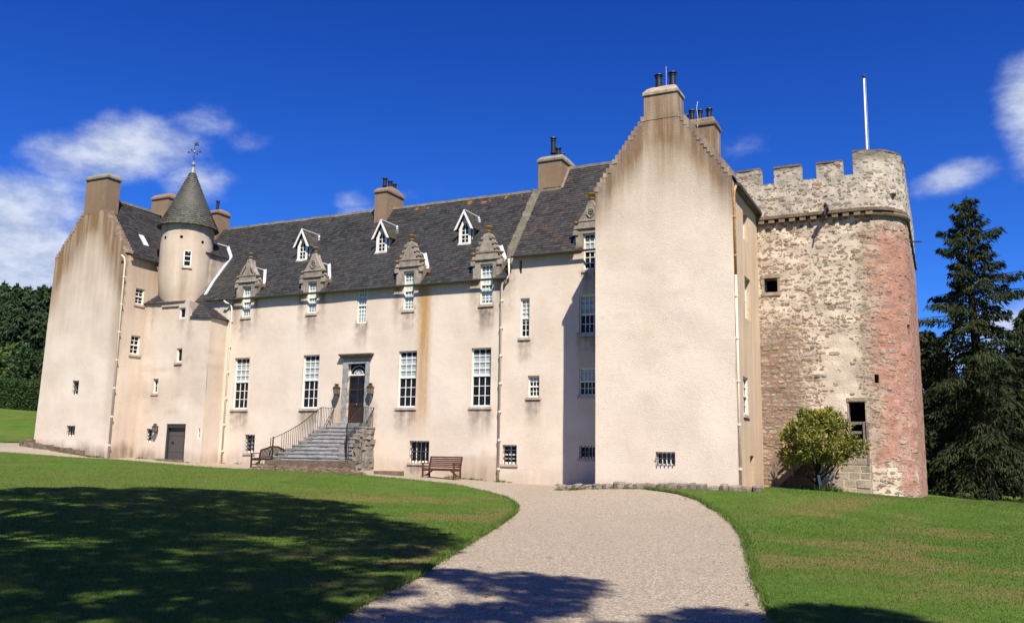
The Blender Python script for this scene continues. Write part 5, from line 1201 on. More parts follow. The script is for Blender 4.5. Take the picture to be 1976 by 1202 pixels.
def stone_faces(mb, F, ua, ub, za, zb, prob, size, avoid, seed):
    "individual stones standing a little proud of the mortar, laid in rough courses"
    R = random.Random(seed); z = za
    while z < zb:
        h = R.uniform(.10, .24); u = ua-R.random()*.4
        while u < ub:
            x, y, _ = F(max(u, 0), z); pr, tight, tone = prob(x, u, z)
            w = h*R.uniform(.9, 2.3)*size; hh = h*R.uniform(.55, .98)
            if R.random() < pr and not any(a-.12 < u+w and u < b+.12 and c-.15 < z+hh and z < d+.15 for a, b, c, d in avoid) and u+w < ub and u > ua:
                n = R.choice((6, 7, 8)); cu, cz = u+w/2, z+h/2+R.uniform(-.05, .05); pts = []; a0 = R.random()*6
                for k in range(n):
                    a = a0+2*math.pi*k/n; ex = .62
                    pu = math.copysign(abs(math.cos(a))**ex, math.cos(a))*w*.5*R.uniform(.82, 1.06); pz = math.copysign(abs(math.sin(a))**ex, math.sin(a))*hh*.5*R.uniform(.8, 1.06); pts.append((pu, pz))
                d = R.uniform(.003, .018); v = [F(max(0, cu+p), cz+q, -.01) for p, q in pts]+[F(max(0, cu+p*.86), cz+q*.82, d*R.uniform(.75, 1.1)) for p, q in pts]+[F(max(0, cu), cz, d*1.25)]
                f = [(k, (k+1) % n, n+(k+1) % n, n+k) for k in range(n)]+[(n+k, n+(k+1) % n, 2*n) for k in range(n)]
                mb.add(v, f, min(.999, max(0, tone+R.uniform(-.16, .16))) if R.random() < .8 else R.random()*.6, 1)
            u += w+R.uniform(.02, .05 if tight else .16)
        z += h+R.uniform(.005, .03 if pr > .8 else .06)
def tone_of(x, u, z):
    n1 = mnoise.noise((x*.55, z*.5, 2.0)); n2 = mnoise.noise((u*.9, z*.9, 8)); red = smooth(sC-.5, sC+.7, u+n2*.9)*smooth(.4, 1.2, z+n2)
    low = (1-smooth(-4.9, -3.9, x+n1*1.2))*(1-smooth(4.2, 6.2, z+n1*2)); clean = smooth(1.1, .75, abs(x+3.8+n1*.3)) if False else (1-smooth(.6, 1.0, abs(x+3.85)))*smooth(1.9, 2.5, z)*(1-smooth(4.4, 5.4, z))
    edge = smooth(sC-.9, sC-.3, u+n2*.5)*(1-smooth(sC+.3, sC+.9, u+n2*.5))
    pr = .45+.47*low-.4*clean+.2*n1+.25*edge-.22*red*(z < 4)
    return max(.06, min(.97, pr)), low > .5 or edge > .5, (.30+.25*n2)*(1-red)+.80*red*(.9+.2*n2)
MAT['tower_stones'], t_ = new_mat('tower_stones')
p_ = pos(t_); r_a = attr(t_, 'rnd'); cr = t_.n('ShaderNodeValToRGB', {0: r_a}); el = cr.color_ramp.elements; el[0].color = (.42, .35, .28, 1); el[1].color = (.40, .19, .135, 1)
for q, c_ in ((.12, (.31, .26, .21, 1)), (.26, (.47, .37, .28, 1)), (.40, (.36, .285, .215, 1)), (.52, (.43, .31, .215, 1)), (.64, (.38, .225, .16, 1)), (.82, (.43, .225, .165, 1))): e_ = el.new(q); e_.color = c_
f1 = t_.noise(p_, 9, 5, .65); f2 = t_.noise(p_, 2.2, 4, .6)
c_ = t_.mix(t_.ramp(f1, .32, .66), cr.outputs[0], t_.vmul(cr.outputs[0], (.58, .55, .53))); c_ = t_.mix(t_.ramp(f2, .52, .72, 0, .5), c_, (.5, .42, .33)); c_ = t_.mix(t_.ramp(f1, .6, .72, 0, .4), c_, (.48, .43, .36))
finish(t_, c_, .93, bump(t_, f1, .45, .03), .12)
avoid = [(h[0][0], h[1][0], h[0][1], h[2][1]) for h in hol]+[(s_of(-4.85), s_of(-2.65), -3, .6)]
stone_faces(tmb, TFw, s_of(-7.3), sC+La+1.2, -1.5, 9.95, tone_of, 1.0, avoid, 5)
tmb.build('wall', 'tower', tower, mats=['tower', 'tower_stones'], stain=lambda x, y, z: (0, .25*smooth(9.4, 10.1, z), 0))
for h in hol:
    b = MB(); F = TF(0); (u0, z0), (u1, z1) = h[0], h[2]; b.fbox(F, u0-.02, u1+.02, z0-.02, z1+.02, -.62, -.58); b.build('dark_opening', 'dark', tower)
# masonry margins of the window and the doorway
def margin(name, u0, u1, z0, z1, w, mat):
    mb = MB(); F = TF(0); n = max(2, int((z1-z0)/.3))
    for i in range(n):
        a, b = z0+(z1-z0)*i/n, z0+(z1-z0)*(i+1)/n
        mb.fbox(F, u0-w*random.uniform(.7, 1.3), u0+.0, a+.01, b-.012, -.2, .035); mb.fbox(F, u1-.0, u1+w*random.uniform(.7, 1.3), a+.01, b-.012, -.2, .035)
    mb.fbox(F, u0-w, u1+w, z1, z1+.16, -.2, .05); mb.fbox(F, u0-w, u1+w, z0-.14, z0, -.2, .05); mb.build(name, mat, tower, stain=lambda x, y, z: (0, 0, 0))
MAT['mortar'] = mat_simple('pale_mortar', (.50, .41, .31), .95, .2, 7, .1, 0, .5)
MAT['margin'] = mat_stone('margin_stone', (.42, .335, .25), (.22, .165, .12), (.52, .45, .37))
margin('window_margin', s_of(-6.62), s_of(-6.08), 7.05, 7.66, .12, 'margin'); margin('door_margin', s_of(-3.46), s_of(-2.86), .66, 2.42, .07, 'margin')
b = MB(); F = TF(0); b.fbox(F, s_of(-3.46), s_of(-2.86), .62, .70, -.6, .1); b.fbox(F, s_of(-3.47), s_of(-2.85), 2.42, 2.47, -.25, .07); b.build('door_lintel', 'grey_wood', tower)
# masonry platform below the doorway
z = -1.6; PXa, PXb, PYa = -4.75, -2.70, .95
b = MB()
while z < .50:
    h = min(random.uniform(.25, .36), .545-z)
    if h < .1: break
    for (c0, c1, fx) in ((PXa, PXb, 0), (PYa+.3, TY0, 1)):
        x = c0
        while x < c1-.02:
            w = random.uniform(.35, .8); w = c1-x if x+w > c1-.25 else w; g = .024
            if fx == 0: b.box(x+g, x+w-g, PYa+random.uniform(-.012, .012), PYa+.3, z+g, z+h-g, jit=.012)
            else: b.box(PXb-.3, PXb-.012+random.uniform(-.012, .012), x+g, x+w-g, z+g, z+h-g, jit=.012)
            x += w
    z += h
b.build('door_platform', 'margin', tower, stain=lambda x, y, z: (0, 0, 0))
b = MB(); b.box(PXa, PXb-.016, PYa+.016, TY0+.1, -1.7, .55); b.build('mortar_bed', 'mortar', tower)
# corbel course, parapet and battlements
off = .17; pr = MB(); PF = TF(off, .05); top = []
zc = 11.74; mer = [(-9.4, -8.2, 12.40), (-7.66, -6.60, 12.40), (-6.07, -4.94, 12.38), (-4.34, -3.29, 12.36), (-2.89, None, 12.68)]
La = TRr*math.pi/2; sC = s_of(TX1-TRr)
mlist = [(s_of(a), s_of(b), z) for a, b, z in mer[:-1]]+[(s_of(-2.89), sC+La*.80, 12.68), (sC+La*1.06, sC+La+1.0, 12.62), (sC+La+1.7, sC+La+2.8, 12.5), (sC+La+3.5, sC+La+4.6, 12.5), (sC+La+5.3, SLEN, 12.5)]
outl = [(0, 10.22), (SLEN, 10.22)]; rest = []
for a, b, z in mlist: rest += [(a, zc), (a, z), (b, z), (b, zc)]
outl = outl+rest[::-1]+[(0, zc)]
V, Fs = cdt(outl, (), .22); TH = .42
pr.add([PF(u, z) for u, z in V], Fs); pr.add([PF(u, z, -TH) for u, z in V], [f[::-1] for f in Fs])
e = outl
for i in range(len(e)):
    a, c = e[i], e[(i+1) % len(e)]; k = max(1, int(math.hypot(c[0]-a[0], c[1]-a[1])/.2))
    for q in range(k):
        p0 = (a[0]+(c[0]-a[0])*q/k, a[1]+(c[1]-a[1])*q/k); p1 = (a[0]+(c[0]-a[0])*(q+1)/k, a[1]+(c[1]-a[1])*(q+1)/k)
        pr.poly(PF(*p0), PF(*p1), PF(*p1, -TH), PF(*p0, -TH))
def st_par(x, y, z):
    s_ = .12+.5*smooth(12.15, 12.4, z)+.25*smooth(11.4, 11.75, z); return (0, min(1, s_*.9+.25*(1-smooth(10.2, 10.7, z))), 0)
stone_faces(pr, lambda u, z, d=0.0: PF(u, z, d), s_of(-7.7), sC+La+1.0, 10.45, 11.62, lambda x, u, z: (.38+.3*mnoise.noise((x, z, 4)), False, .16+.12*mnoise.noise((x, z, 9))), .95, [], 6)
for a, b, z in mlist[1:6]: stone_faces(pr, lambda u, z, d=0.0: PF(u, z, d), a+.04, b-.04, 11.72, z-.14, lambda x, u, z: (.4, False, .16), .85, [], int(a*10))
pr.build('parapet', 'parapet', tower, mats=['parapet', 'tower_stones'], stain=st_par)
F = TF(off)
for a, b, z in mlist[:6]:
    cp = MB()
    n = max(2, int((b-a)/.45))
    for i in range(n): u0, u1 = a+(b-a)*i/n, a+(b-a)*(i+1)/n; cp.fbox(F, u0-.01, u1-.01, z+.0, z+random.uniform(.05, .085), -TH-.02, .025)
    cp.build('coping_stones', 'stone_brown', tower, stain=lambda x, y, z: (0, 0, 0))
sc = MB(); n = 40
for i in range(n):
    u0, u1 = SLEN*.0+s_of(-9)+(SLEN-s_of(-9))*i/n, s_of(-9)+(SLEN-s_of(-9))*(i+1)/n; sc.fbox(TF(0), u0, u1, 10.17, 10.30, -.1, (off+.06)*(1-.6*smooth(sC+La*.2, sC+La*.7, u0))+random.uniform(-.01, .012))
sc.build('string_course', 'stone_brown', tower, stain=lambda x, y, z: (0, 0, 0))
mb = MB(); pts = [tower_pt(sC+La*k/14-.15, .05)+(10.06,) for k in range(0, 16)]; mb.tube(pts, .11, 8); mb.build('roll_moulding', 'stone_brown', tower, stain=lambda x, y, z: (0, 0, 0))
for i in range(15):
    u = s_of(-7.62)+i*.425
    if u > sC+.6: break
    c = MB(); F = TF(0); c.fbox(F, u, u+.24, 10.0, 10.17, -.1, .20, 0); c.fbox(F, u+.01, u+.23, 9.93, 10.0, -.1, .12); c.build('corbel', 'stone_brown', tower, stain=lambda x, y, z: (0, 0, 0))
mb = MB(); mb.bar((-3.95, 1.9, 10.33), (-3.98, 1.35, 10.38), .14, .14); mb.bar((-3.98, 1.6, 10.42), (-3.98, 1.28, 10.46), .10, .10); mb.tube([(-3.98, 1.35, 10.36), (-4.02, 1.3, 10.0)], .035, 6); mb.build('water_spout', 'gutter', tower)
mb = MB(); mb.bar((TX1, 6.2, 9.72), (TX1+.5, 6.05, 9.64), .08, .05); mb.build('water_spout', 'gutter', tower)
pole = thing('flagpole', (-2.53, 5.0, 11.0), 'tall bare white flagpole on top of the stone tower', 'flagpole')
mb = MB(); mb.tube([(-2.53, 5, 10.9), (-2.52, 5, 14), (-2.50, 5, 17.20)], [.055, .048, .032], 12); mb.build('pole', 'white', pole, sm=True)
mb = MB(); mb.lathe((-2.50, 5), [(.0, 17.20), (.085, 17.2), (.09, 17.25), (.05, 17.30), (0, 17.31)], 10); mb.build('pole_cap', 'gutter', pole)
mb = MB(); mb.tube([(-2.43, 4.93, 11.2), (-2.43, 4.95, 17.1)], .008, 4); mb.build('halyard', 'white', pole)

# ------------------------------------------------------------------ weathered timber stair to the tower door
ws = thing('timber_stair', (-4.6, 1.4, gz(-4.6, 1.4)), 'weathered grey timber stair with handrails climbing to the dark tower doorway behind the small tree', 'stair')
xa, za, xb, zb2 = -6.42, gz(-6.4, 1.4)-.02, -4.72, .56
for y in (1.02, 1.86):
    mb = MB(); mb.bar((xa, y, za), (xb, y, zb2-.06), .06, .22); mb.build('stringer', 'grey_wood', ws)
    mb = MB()
    for dz in (.92, .60): mb.bar((xa, y, za+dz), (xb, y, zb2+dz), .045, .10)
    if y < 1.5:
        for dz in (.98, .62, .30): mb.bar((xb, y, zb2+dz), (-2.78, y, zb2+dz), .045, .10)
        for x in (-4.7, -3.75, -2.86, -2.74): mb.bar((x, y-.05, zb2-.25 if x < -2.8 else zb2-.6), (x, y-.05, zb2+1.02), .08, .08, up=(0, 1, 0))
    for q in (.05, .5): x = xa+(xb-xa)*q; z = za+(zb2-za)*q; mb.bar((x, y-.05, z-.3), (x, y-.05, z+.97), .085, .085, up=(0, 1, 0))
    mb.build('handrail', 'grey_wood', ws)
mb = MB()
for dz in (.98, .62, .30): mb.bar((-2.76, 1.0, zb2+dz), (-2.76, 1.95, zb2+dz), .045, .10)
mb.build('handrail', 'grey_wood', ws)
for i in range(8):
    q = (i+.5)/8; mb = MB(); x = xa+(xb-xa)*q; z = za+(zb2-za)*q+.08; mb.box(x-.13, x+.13, 1.05, 1.83, z-.02, z+.025); mb.build('tread', 'grey_wood', ws)

# ------------------------------------------------------------------ trees
def cards(R, P, D, ln, wd, curl=0.0):
    "narrow leaf faces: points P, directions D, lengths, widths -> vertices and quads"
    n = len(P); D = D/np.linalg.norm(D, axis=1, keepdims=True); A = R.normal(size=(n, 3)); X = np.cross(D, A); X /= np.linalg.norm(X, axis=1, keepdims=True)+1e-9
    ln = np.broadcast_to(ln, n)[:, None]; wd = np.broadcast_to(wd, n)[:, None]
    V = np.stack([P, P+D*ln*.45+X*wd*.5, P+D*ln, P+D*ln*.45-X*wd*.5], 1)
    return V.reshape(-1, 3)
def quads(n): return np.arange(n*4).reshape(-1, 4)
def attach(o, parent): o.parent = parent; o.matrix_parent_inverse = parent.matrix_world.inverted(); return o
def conifer(base, H, Rb, limbs, seed, mat, label, group=None, name='conifer_tree', dens=14, leaf=(.30, .10), start=.07, trunk_r=.38, droop=.32, ragged=.35):
    R = np.random.default_rng(seed); b = np.array(base, float); t = thing(name, tuple(base), label, 'tree', group)
    tr = MB(); n = 9; zz = np.linspace(0, 1, n); tr.tube([(b[0]+.05*math.sin(k*2), b[1]+.05*math.cos(k*3), b[2]-.2+H*.98*q) for k, q in enumerate(zz)], [trunk_r*(1.5 if q == 0 else 1)*(1-q)**.8+.02 for q in zz], 9)
    Ps, Ds, Ls = [], [], []; az = 0
    for i in range(limbs):
        q = start+(1-start)*(i/limbs)**.9; h = q*H; L = Rb*((1-q)**.72)*R.uniform(1-ragged, 1+ragged*.5)+.12; az += 2.399+R.normal()*.35
        d = np.array([math.cos(az), math.sin(az), 0]); side = np.array([-d[1], d[0], 0]); up0 = .10+.35*q; dr = droop*(1.15-q)
        f = lambda s: b+np.array([0, 0, h])+d*(L*s)+np.array([0, 0, L*(up0*s-dr*1.6*s*s+.16*s**4)])
        if L > .8: tr.tube([tuple(f(s)) for s in (0, .3, .6, .92)], [.055*(L/Rb)**.5+.012, .04, .022, .008], 5, cap=False)
        m = int(L*dens)+5; s = R.uniform(.10, 1.03, m)**.8; k = 6
        pts = np.array([f(x) for x in s]); wdt = (.34*L*(1-s*.75)+.08)
        off = R.uniform(-1, 1, (m, k))*wdt[:, None]
        P = pts[:, None, :]+side*off[..., None]+R.normal(size=(m, k, 3))*.05; P[..., 2] -= np.abs(off)*.42+R.uniform(0, .12, (m, k))
        D = d*R.uniform(.1, .8, (m, k, 1))+side*(np.sign(off)*R.uniform(.1, .7, (m, k)))[..., None]+np.array([0, 0, -1.])*R.uniform(.25, 1.25, (m, k, 1))
        Ps.append(P.reshape(-1, 3)); Ds.append(D.reshape(-1, 3)); Ls.append(np.full(m*k, 1.0))
    m = 60; top = b+np.array([0, 0, H]); P = top-np.c_[np.zeros((m, 2)), R.uniform(0, .9, m)]; Ps.append(P); Ds.append(np.c_[R.normal(size=(m, 2))*.7, R.uniform(.1, .9, m)]); Ls.append(np.full(m, .7))
    P, D, L = np.concatenate(Ps), np.concatenate(Ds), np.concatenate(Ls); n = len(P)
    V = cards(R, P, D, L*R.uniform(leaf[0]*.6, leaf[0]*1.4, n), R.uniform(leaf[1]*.6, leaf[1]*1.5, n))
    attach(np_mesh('crown', mat, V, quads(n), R.random(n)), t); o = tr.build('trunk', 'bark_dark', t); return t
def leaf_clumps(R, C, rad_, per, leaf, flat=.75, outward=.5):
    "leaves on the shells of many small clumps"
    n = len(C)*per; d = R.normal(size=(n, 3)); d /= np.linalg.norm(d, axis=1, keepdims=True); r = R.uniform(.25, 1.0, n)**.6
    rr = np.repeat(np.broadcast_to(rad_, len(C)), per); P = np.repeat(C, per, 0)+d*(r*rr)[:, None]*np.array([1, 1, flat])
    D = d*outward+R.normal(size=(n, 3))*.6+np.array([0, 0, .15]); V = cards(R, P, D, R.uniform(leaf[0]*.7, leaf[0]*1.35, n), R.uniform(leaf[1]*.7, leaf[1]*1.3, n)); return V, n
def broadleaf(base, trunk_top, C, rad_, per, leaf, seed, mat, label, name='broadleaf_tree', cat='tree', group=None, tr=.3, flat=.75, bark='bark', limb=1.0):
    R = np.random.default_rng(seed); b = Vector(base); t = thing(name, tuple(base), label, cat, group); C = np.array(C, float)
    V, n = leaf_clumps(R, C, rad_, per, leaf, flat); attach(np_mesh('crown', mat, V, quads(n), R.random(n)), t)
    mb = MB(); T = Vector(trunk_top); pts = [b-Vector((0, 0, .2)), b.lerp(T, .12), b.lerp(T, .5)+Vector((.04, .03, 0)), T]; mb.tube(pts, [tr*1.5, tr*1.05, tr*.85, tr*.45], 10)
    for c in C:
        c = Vector(c); q = min(.98, max(.3, .35+.6*random.random())); a = b.lerp(T, q); m = a.lerp(c, .55)+Vector((0, 0, .12*(c-a).length)); mb.tube([a, m, c], [tr*.26*limb, tr*.15*limb, tr*.05*limb], 5, cap=False)
    mb.build('trunk', bark, t); return t

conifer((1.62, 17.3, gz(1.62, 17.3)), 16.3, 5.2, 128, 3, 'spruce', 'tall dark spruce with drooping boughs and a ragged pointed top, right of the stone tower', name='spruce_tree', dens=19, leaf=(.30, .065), ragged=.58, start=.06, droop=.52)
# wood behind the spruce
for i, (x, y, H, Rb, lab) in enumerate([(-1.0, 30, 10.6, 4.2, 'dark conifer whose crown shows between the tower and the tall spruce'), (5.6, 33, 12.8, 4.6, 'dark conifer behind the tall spruce at the right edge of the picture'), (2.6, 40, 10.5, 4.0, 'shadowy conifer deep in the wood behind the trunk of the tall spruce')]):
    conifer((x, y, gz(x, y)), H, Rb, 120, 20+i, 'spruce', lab, 'trees of the wood behind the tall spruce', dens=11, leaf=(.42, .15), start=.03, ragged=.25)
R = np.random.default_rng(5)
for i, (x, y, h, w, lab) in enumerate([(-.4, 44, 5.0, 3.0, 'low leafy tree in shade just behind the right edge of the tower'), (4.2, 46, 5.6, 3.4, 'low leafy tree in the shade behind the lowest boughs of the tall spruce'), (8.6, 42, 6.5, 3.6, 'leafy tree at the far right edge of the lawn')]):
    z = gz(x, y); C = [(x+R.normal()*w*.45, y+R.normal()*w*.4, z+R.uniform(.5, h)) for _ in range(42)]
    broadleaf((x, y, z), (x, y, z+h*.7), C, .85, 130, (.34, .22), 40+i, 'broad', lab, group='low trees behind the tall spruce', tr=.16)

# plantation of conifers beyond the hedge on the left; copies of two built trees
pa = conifer((-98, 34, gz(-98, 34)), 14.5, 3.4, 90, 61, 'pine', 'dark plantation conifer in the close rank beyond the clipped hedge', 'conifers of the plantation on the left', dens=8, leaf=(.62, .24), start=.04, ragged=.2)
pb = conifer((-94, 31, gz(-94, 31)), 13.5, 3.8, 80, 62, 'pine', 'dark plantation conifer in the close rank beyond the clipped hedge', 'conifers of the plantation on the left', dens=8, leaf=(.65, .26), start=.04, ragged=.3)
for i, (px, y, ptop) in enumerate([(-12, 32, 552), (18, 31, 560), (48, 33, 557), (62, 30, 566), (76, 34, 557), (92, 31, 560), (104, 36, 552), (8, 40, 548), (33, 42, 550), (58, 40, 556), (84, 38, 552), (112, 33, 570), (-30, 35, 545), (40, 27, 590), (5, 27, 585), (80, 27, 600)]):
    q = on_y(px, ptop, y); c = (pa, pb)[i % 2]; c = c if i < 2 else copy_tree(c); z = gz(q.x, y); Hs = (q.z-z)/(14.5 if i % 2 == 0 else 13.5)
    c.location = (q.x, y, z); c.scale = (max(Hs, .75)*random.uniform(.9, 1.1),)*2+(Hs,); c.rotation_euler = (0, 0, random.uniform(0, 6))
R = np.random.default_rng(8)
for i, (px, py, y, w, h, lab) in enumerate([(64, 720, 20, 2.2, 5.2, 'lighter green bushy tree between the hedge and the corner of the castle'), (-6, 690, 21, 1.8, 5.8, 'yellow-green tree above the hedge at the very left edge')]):
    q = on_y(px, py, y); z = gz(q.x, y); C = [(q.x+R.normal()*w*.42, y+R.normal()*w*.4, z+R.uniform(.8, h)) for _ in range(38)]
    broadleaf((q.x, y, z), (q.x, y, z+h*.8), C, .7, 120, (.30, .2), 70+i, 'hedge' if i == 0 else 'weed', lab, tr=.13)

# clipped hedge
H_ = thing('clipped_hedge', (-70, 15.6, gz(-70, 15.6)), 'long clipped green hedge at the top of the small lawn left of the castle', 'hedge')
R = np.random.default_rng(9); n = 52000; hx = R.uniform(-92, -52, n); face = R.random(n); depth = 1.6
hy = 15.4+(-(hx+70))*.02; top = 2.45
f_front = face < .6; yy = np.where(f_front, hy+R.uniform(-.05, .12, n)+.12*np.sin(hx*.8), hy+R.uniform(0, depth, n)); zz = np.where(f_front, R.uniform(0, top, n), top+R.uniform(-.12, .06, n)+.08*np.sin(hx*1.3))
gzz = zg(np.c_[hx, yy]); P = np.c_[hx, yy, gzz+zz]; D = np.c_[R.normal(size=n), np.where(f_front, -1.0, 0)+R.normal(size=n)*.6, R.normal(size=n)*.6+np.where(f_front, .1, 1.0)]
attach(np_mesh('hedge_leaves', 'hedge', cards(R, P, D, R.uniform(.10, .24, n), R.uniform(.07, .13, n)), quads(n), R.random(n)), H_)
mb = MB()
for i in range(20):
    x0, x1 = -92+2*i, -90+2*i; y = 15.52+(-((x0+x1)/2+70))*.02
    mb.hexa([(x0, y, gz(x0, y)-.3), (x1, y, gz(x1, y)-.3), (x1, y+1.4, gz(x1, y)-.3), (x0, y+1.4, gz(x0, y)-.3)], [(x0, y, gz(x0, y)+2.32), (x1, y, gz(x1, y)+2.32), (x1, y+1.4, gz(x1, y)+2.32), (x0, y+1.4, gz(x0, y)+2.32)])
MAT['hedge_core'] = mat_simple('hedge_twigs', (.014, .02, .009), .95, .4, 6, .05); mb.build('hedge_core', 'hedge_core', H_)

# small glossy tree in front of the tower
R = np.random.default_rng(14); x, y = -4.42, -.85; z = gz(x, y)+.06; C = []
prof = [(.08, .95), (.22, 1.3), (.40, 1.52), (.70, 1.50), (1.0, 1.38), (1.30, 1.15), (1.58, .85), (1.80, .5)]
for i in range(175):
    q = R.random()**.85; k = q*(len(prof)-1); a = int(min(k, len(prof)-2)); f = k-a; zz = prof[a][0]+(prof[a+1][0]-prof[a][0])*f; rr = (prof[a][1]+(prof[a+1][1]-prof[a][1])*f)*R.uniform(.5, 1.0)*.93; an = R.uniform(0, 6.283)
    C.append((x+.10+math.cos(an)*rr, y+math.sin(an)*rr, zz+R.normal()*.05))
C += [(-5.5, -.8, .02), (-5.35, -1.2, -.08), (-5.6, -.6, .15), (-3.05, -1.0, .35), (-2.85, -.8, .45), (-2.75, -1.0, .62), (-3.55, -1.2, .02)]
tt = thing('magnolia_tree', (x, y, z), 'small round-headed glossy leaved tree on the grass in front of the stone tower', 'tree')
per = 80; n = len(C)*per; d = R.normal(size=(n, 3)); d /= np.linalg.norm(d, axis=1, keepdims=True); P = np.repeat(np.array(C), per, 0)+d*R.uniform(.05, .20, (n, 1)); D = d+np.array([0, 0, .35])+R.normal(size=(n, 3))*.3
attach(np_mesh('crown', 'magnolia', cards(R, P, D, R.uniform(.10, .19, n), R.uniform(.04, .075, n)), quads(n), R.random(n)), tt)
mb = MB(); b = Vector((x, y, z)); mb.tube([b-Vector((0, 0, .15)), b+Vector((.0, 0, .25)), b+Vector((-.02, 0, .55)), b+Vector((.03, 0, 1.0)), b+Vector((.05, 0, 2.2))], [.085, .065, .06, .05, .02], 9)
for i, (dx, dy, h0, dz) in enumerate([(.55, -.2, .25, .8), (.95, .1, .35, .95), (-.6, .1, .2, .75), (-.9, -.2, .45, .9), (.2, .7, .4, 1.3), (-.1, -.7, .4, 1.2), (1.2, -.1, .5, 1.25), (-.4, .5, .6, 1.5), (.4, -.5, .6, 1.7)]):
    a = b+Vector((0, 0, h0)); e = b+Vector((dx, dy, h0+dz)); m = a.lerp(e, .55)+Vector((0, 0, -.10)); mb.tube([a, m, e], [.038, .028, .012], 6, cap=False)
mb.build('trunk', 'bark_dark', tt)
for c in C[::3]:
    pass
st = MB(); st.bar((x+.07, y-.14, z+.58), (x+.17, y-.22, z-.05), .09, .05, up=(0, 1, 0)); s_ = st.build('tree_stake', 'cream', None); tag(s_, 'short pale stake leaning against the trunk of the small tree', 'stake')
n = 900; P = np.c_[x+.15+R.normal(size=n)*.32, y-.15+R.normal(size=n)*.12, np.zeros(n)]; P[:, 2] = zg(P[:, :2])+.08; D = np.c_[R.normal(size=(n, 2))*.5, R.uniform(.4, 1.2, n)]
w_ = np_mesh('weed_plant', 'weed', cards(R, P, D, R.uniform(.08, .26, n), R.uniform(.02, .05, n)), quads(n), R.random(n)); tag(w_, 'tuft of yellowish weeds and long grass round the foot of the small tree', 'plant')

# big trees standing behind and beside the photographer: their boughs throw the shade on the lawn and drive
def shade_tree(base, top_h, targets, seed, label, rads, per=640, hr=(14, 22), leaf=(.22, .13), mat='broad', limb=.6):
    R = np.random.default_rng(seed); C = []; rr = []
    for (gx, gy), r in zip(targets, rads):
        g = gz(gx, gy)
        for h in np.linspace(R.uniform(*hr), 26, 14):
            p = Vector((gx, gy, g))+Vector((.5255, -.606, 1))*h; v = p-CAM; zf = v.dot(fwd)
            px, py = v.dot(r2)/max(zf, .1)*FPX+988, 601-v.dot(u2)/max(zf, .1)*FPX; m = 2.2*FPX/max(zf, .1)
            if zf < 0.5 or py < -m or px < -m or px > 1976+m: break
        C.append(tuple(p)); rr.append(r)
    b = Vector(base); return broadleaf(base, (b.x, b.y, b.z+top_h), C, np.array(rr), per, leaf, seed, mat, label, tr=.55, limb=limb, group='trees beside the photographer')
PA = [(-25.5, -19.5), (-22.6, -15.3), (-20.3, -13.3), (-17.3, -13.3), (-14.3, -15.8), (-11.7, -17.7), (-9.8, -19.8), (-8.5, -22.5), (-7.2, -25.5), (-6.3, -28.5), (-8, -33), (-18, -30), (-27, -24)]
GAPS = [(-14.2, -25.2, 2.0, .9), (-13.4, -23.0, 1.3, .7), (-11.2, -22.8, 1.6, .6), (-9.0, -24.4, 1.2, .55), (-7.6, -25.7, .9, .4), (-18.6, -22.6, 1.8, .7), (-11.2, -20.9, 1.2, .35), (-20.5, -20, 1.6, .5), (-9.6, -26.2, .8, .35)]
R = np.random.default_rng(21); T = []; RA = []
for _ in range(6000):
    p = (R.uniform(-27, -6), R.uniform(-33, -13))
    if not inside(p, PA): continue
    if any(((p[0]-a)/w)**2+((p[1]-c)/h)**2 < 1.2 for a, c, w, h in GAPS): continue
    if any((p[0]-q[0])**2+(p[1]-q[1])**2 < .85 for q in T): continue
    T.append(p); RA.append(R.uniform(.65, 1.05))
shade_tree((-9.6, -34.2, gz(-9.6, -34.2)), 17, T, 31, 'tall broadleaf tree out of frame on the left, whose shadow covers the left lawn', RA)
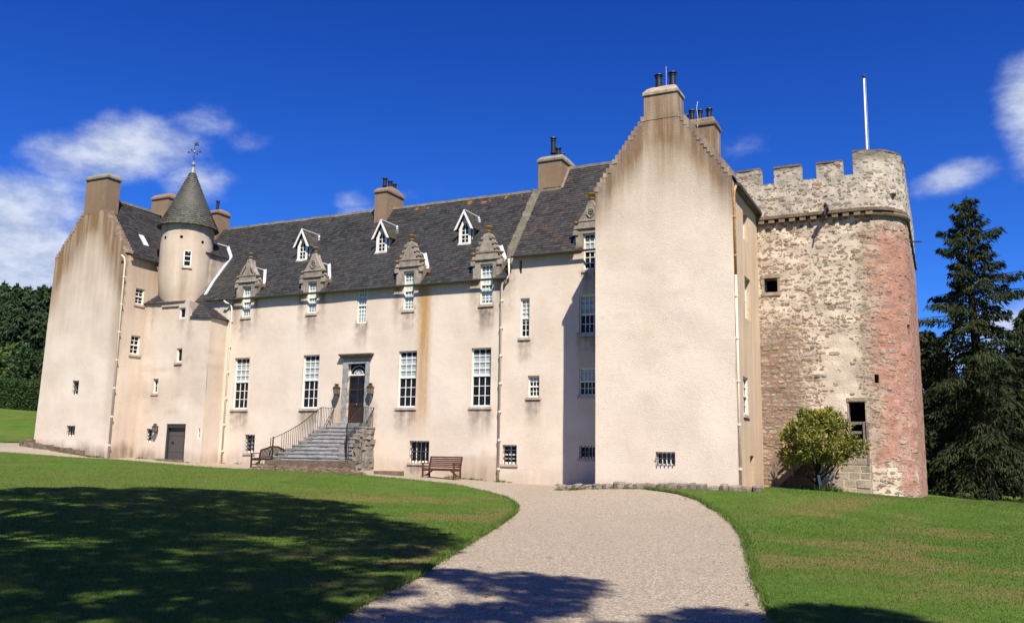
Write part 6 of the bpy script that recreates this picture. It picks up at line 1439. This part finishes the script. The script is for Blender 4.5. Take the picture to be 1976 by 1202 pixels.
T = [(-7.3, -24.5), (-6.7, -24.2), (-6.2, -24.6), (-5.7, -24.1), (-5.2, -24.5), (-4.8, -24.2), (-4.5, -24.9), (-5.3, -25.2), (-4.5, -25.6), (-4.3, -26.2), (-4.6, -26.6), (-6.2, -28.2), (-5.6, -27.7), (-5.0, -27.0), (-5.0, -27.9), (-4.4, -27.3), (-4.2, -28.0), (-4.9, -28.8), (-5.6, -29.0),
     (-2.9, -27.1), (-2.55, -26.2), (-2.35, -25.7), (-2.0, -26.1), (-2.2, -26.8), (-3.4, -27.6), (-3.2, -28.6), (-2.2, -28), (-1.45, -26.0), (-1.3, -25.4), (-.95, -25.3), (-.75, -25.9), (-.2, -26.0), (-.5, -26.8), (.2, -27)]
shade_tree((5.5, -40, gz(5.5, -40)), 13, T, 33, 'tall broadleaf tree out of frame on the right, whose boughs shade the drive', [.52]*len(T), per=420, hr=(13, 16), leaf=(.17, .11), limb=.35)

# scattered weeds at the foot of the walls and along the drive edge
R = np.random.default_rng(77); W = []
for _ in range(46): x = R.uniform(-39, -14.5); W.append((x, (YB if -39.3 < x < -34.4 else 0)-R.uniform(.04, .25), R.uniform(.04, .13)))
for _ in range(26): x = R.uniform(-44.8, -39.4); W.append((x, YL-R.uniform(.05, .4), R.uniform(.04, .12)))
for _ in range(24): x = R.uniform(-13.4, -6.2); W.append((x, -4.15-R.uniform(0, .25), R.uniform(.04, .12)))
for _ in range(16): x = R.uniform(-13.4, -6.9); W.append((x, YR-R.uniform(.05, .5), R.uniform(.05, .14)))
W = [w for w in W if not (-28.2 < w[0] < -22 and w[1] > -1)]
Ps, Ds, Ls = [], [], []
for x, y, h in W:
    k = 26; P = np.c_[x+R.normal(size=k)*h*1.1, y+R.normal(size=k)*h*.6, np.full(k, gz(x, y)+.01)]; Ps.append(P); Ds.append(np.c_[R.normal(size=(k, 2))*.6, R.uniform(.3, 1, k)]); Ls.append(np.full(k, h))
P, D, L_ = np.concatenate(Ps), np.concatenate(Ds), np.concatenate(Ls)
tag(np_mesh('weeds', 'weed', cards(R, P, D, L_*R.uniform(.7, 1.5, len(P)), L_*.28), quads(len(P)), R.random(len(P))), kind='stuff')
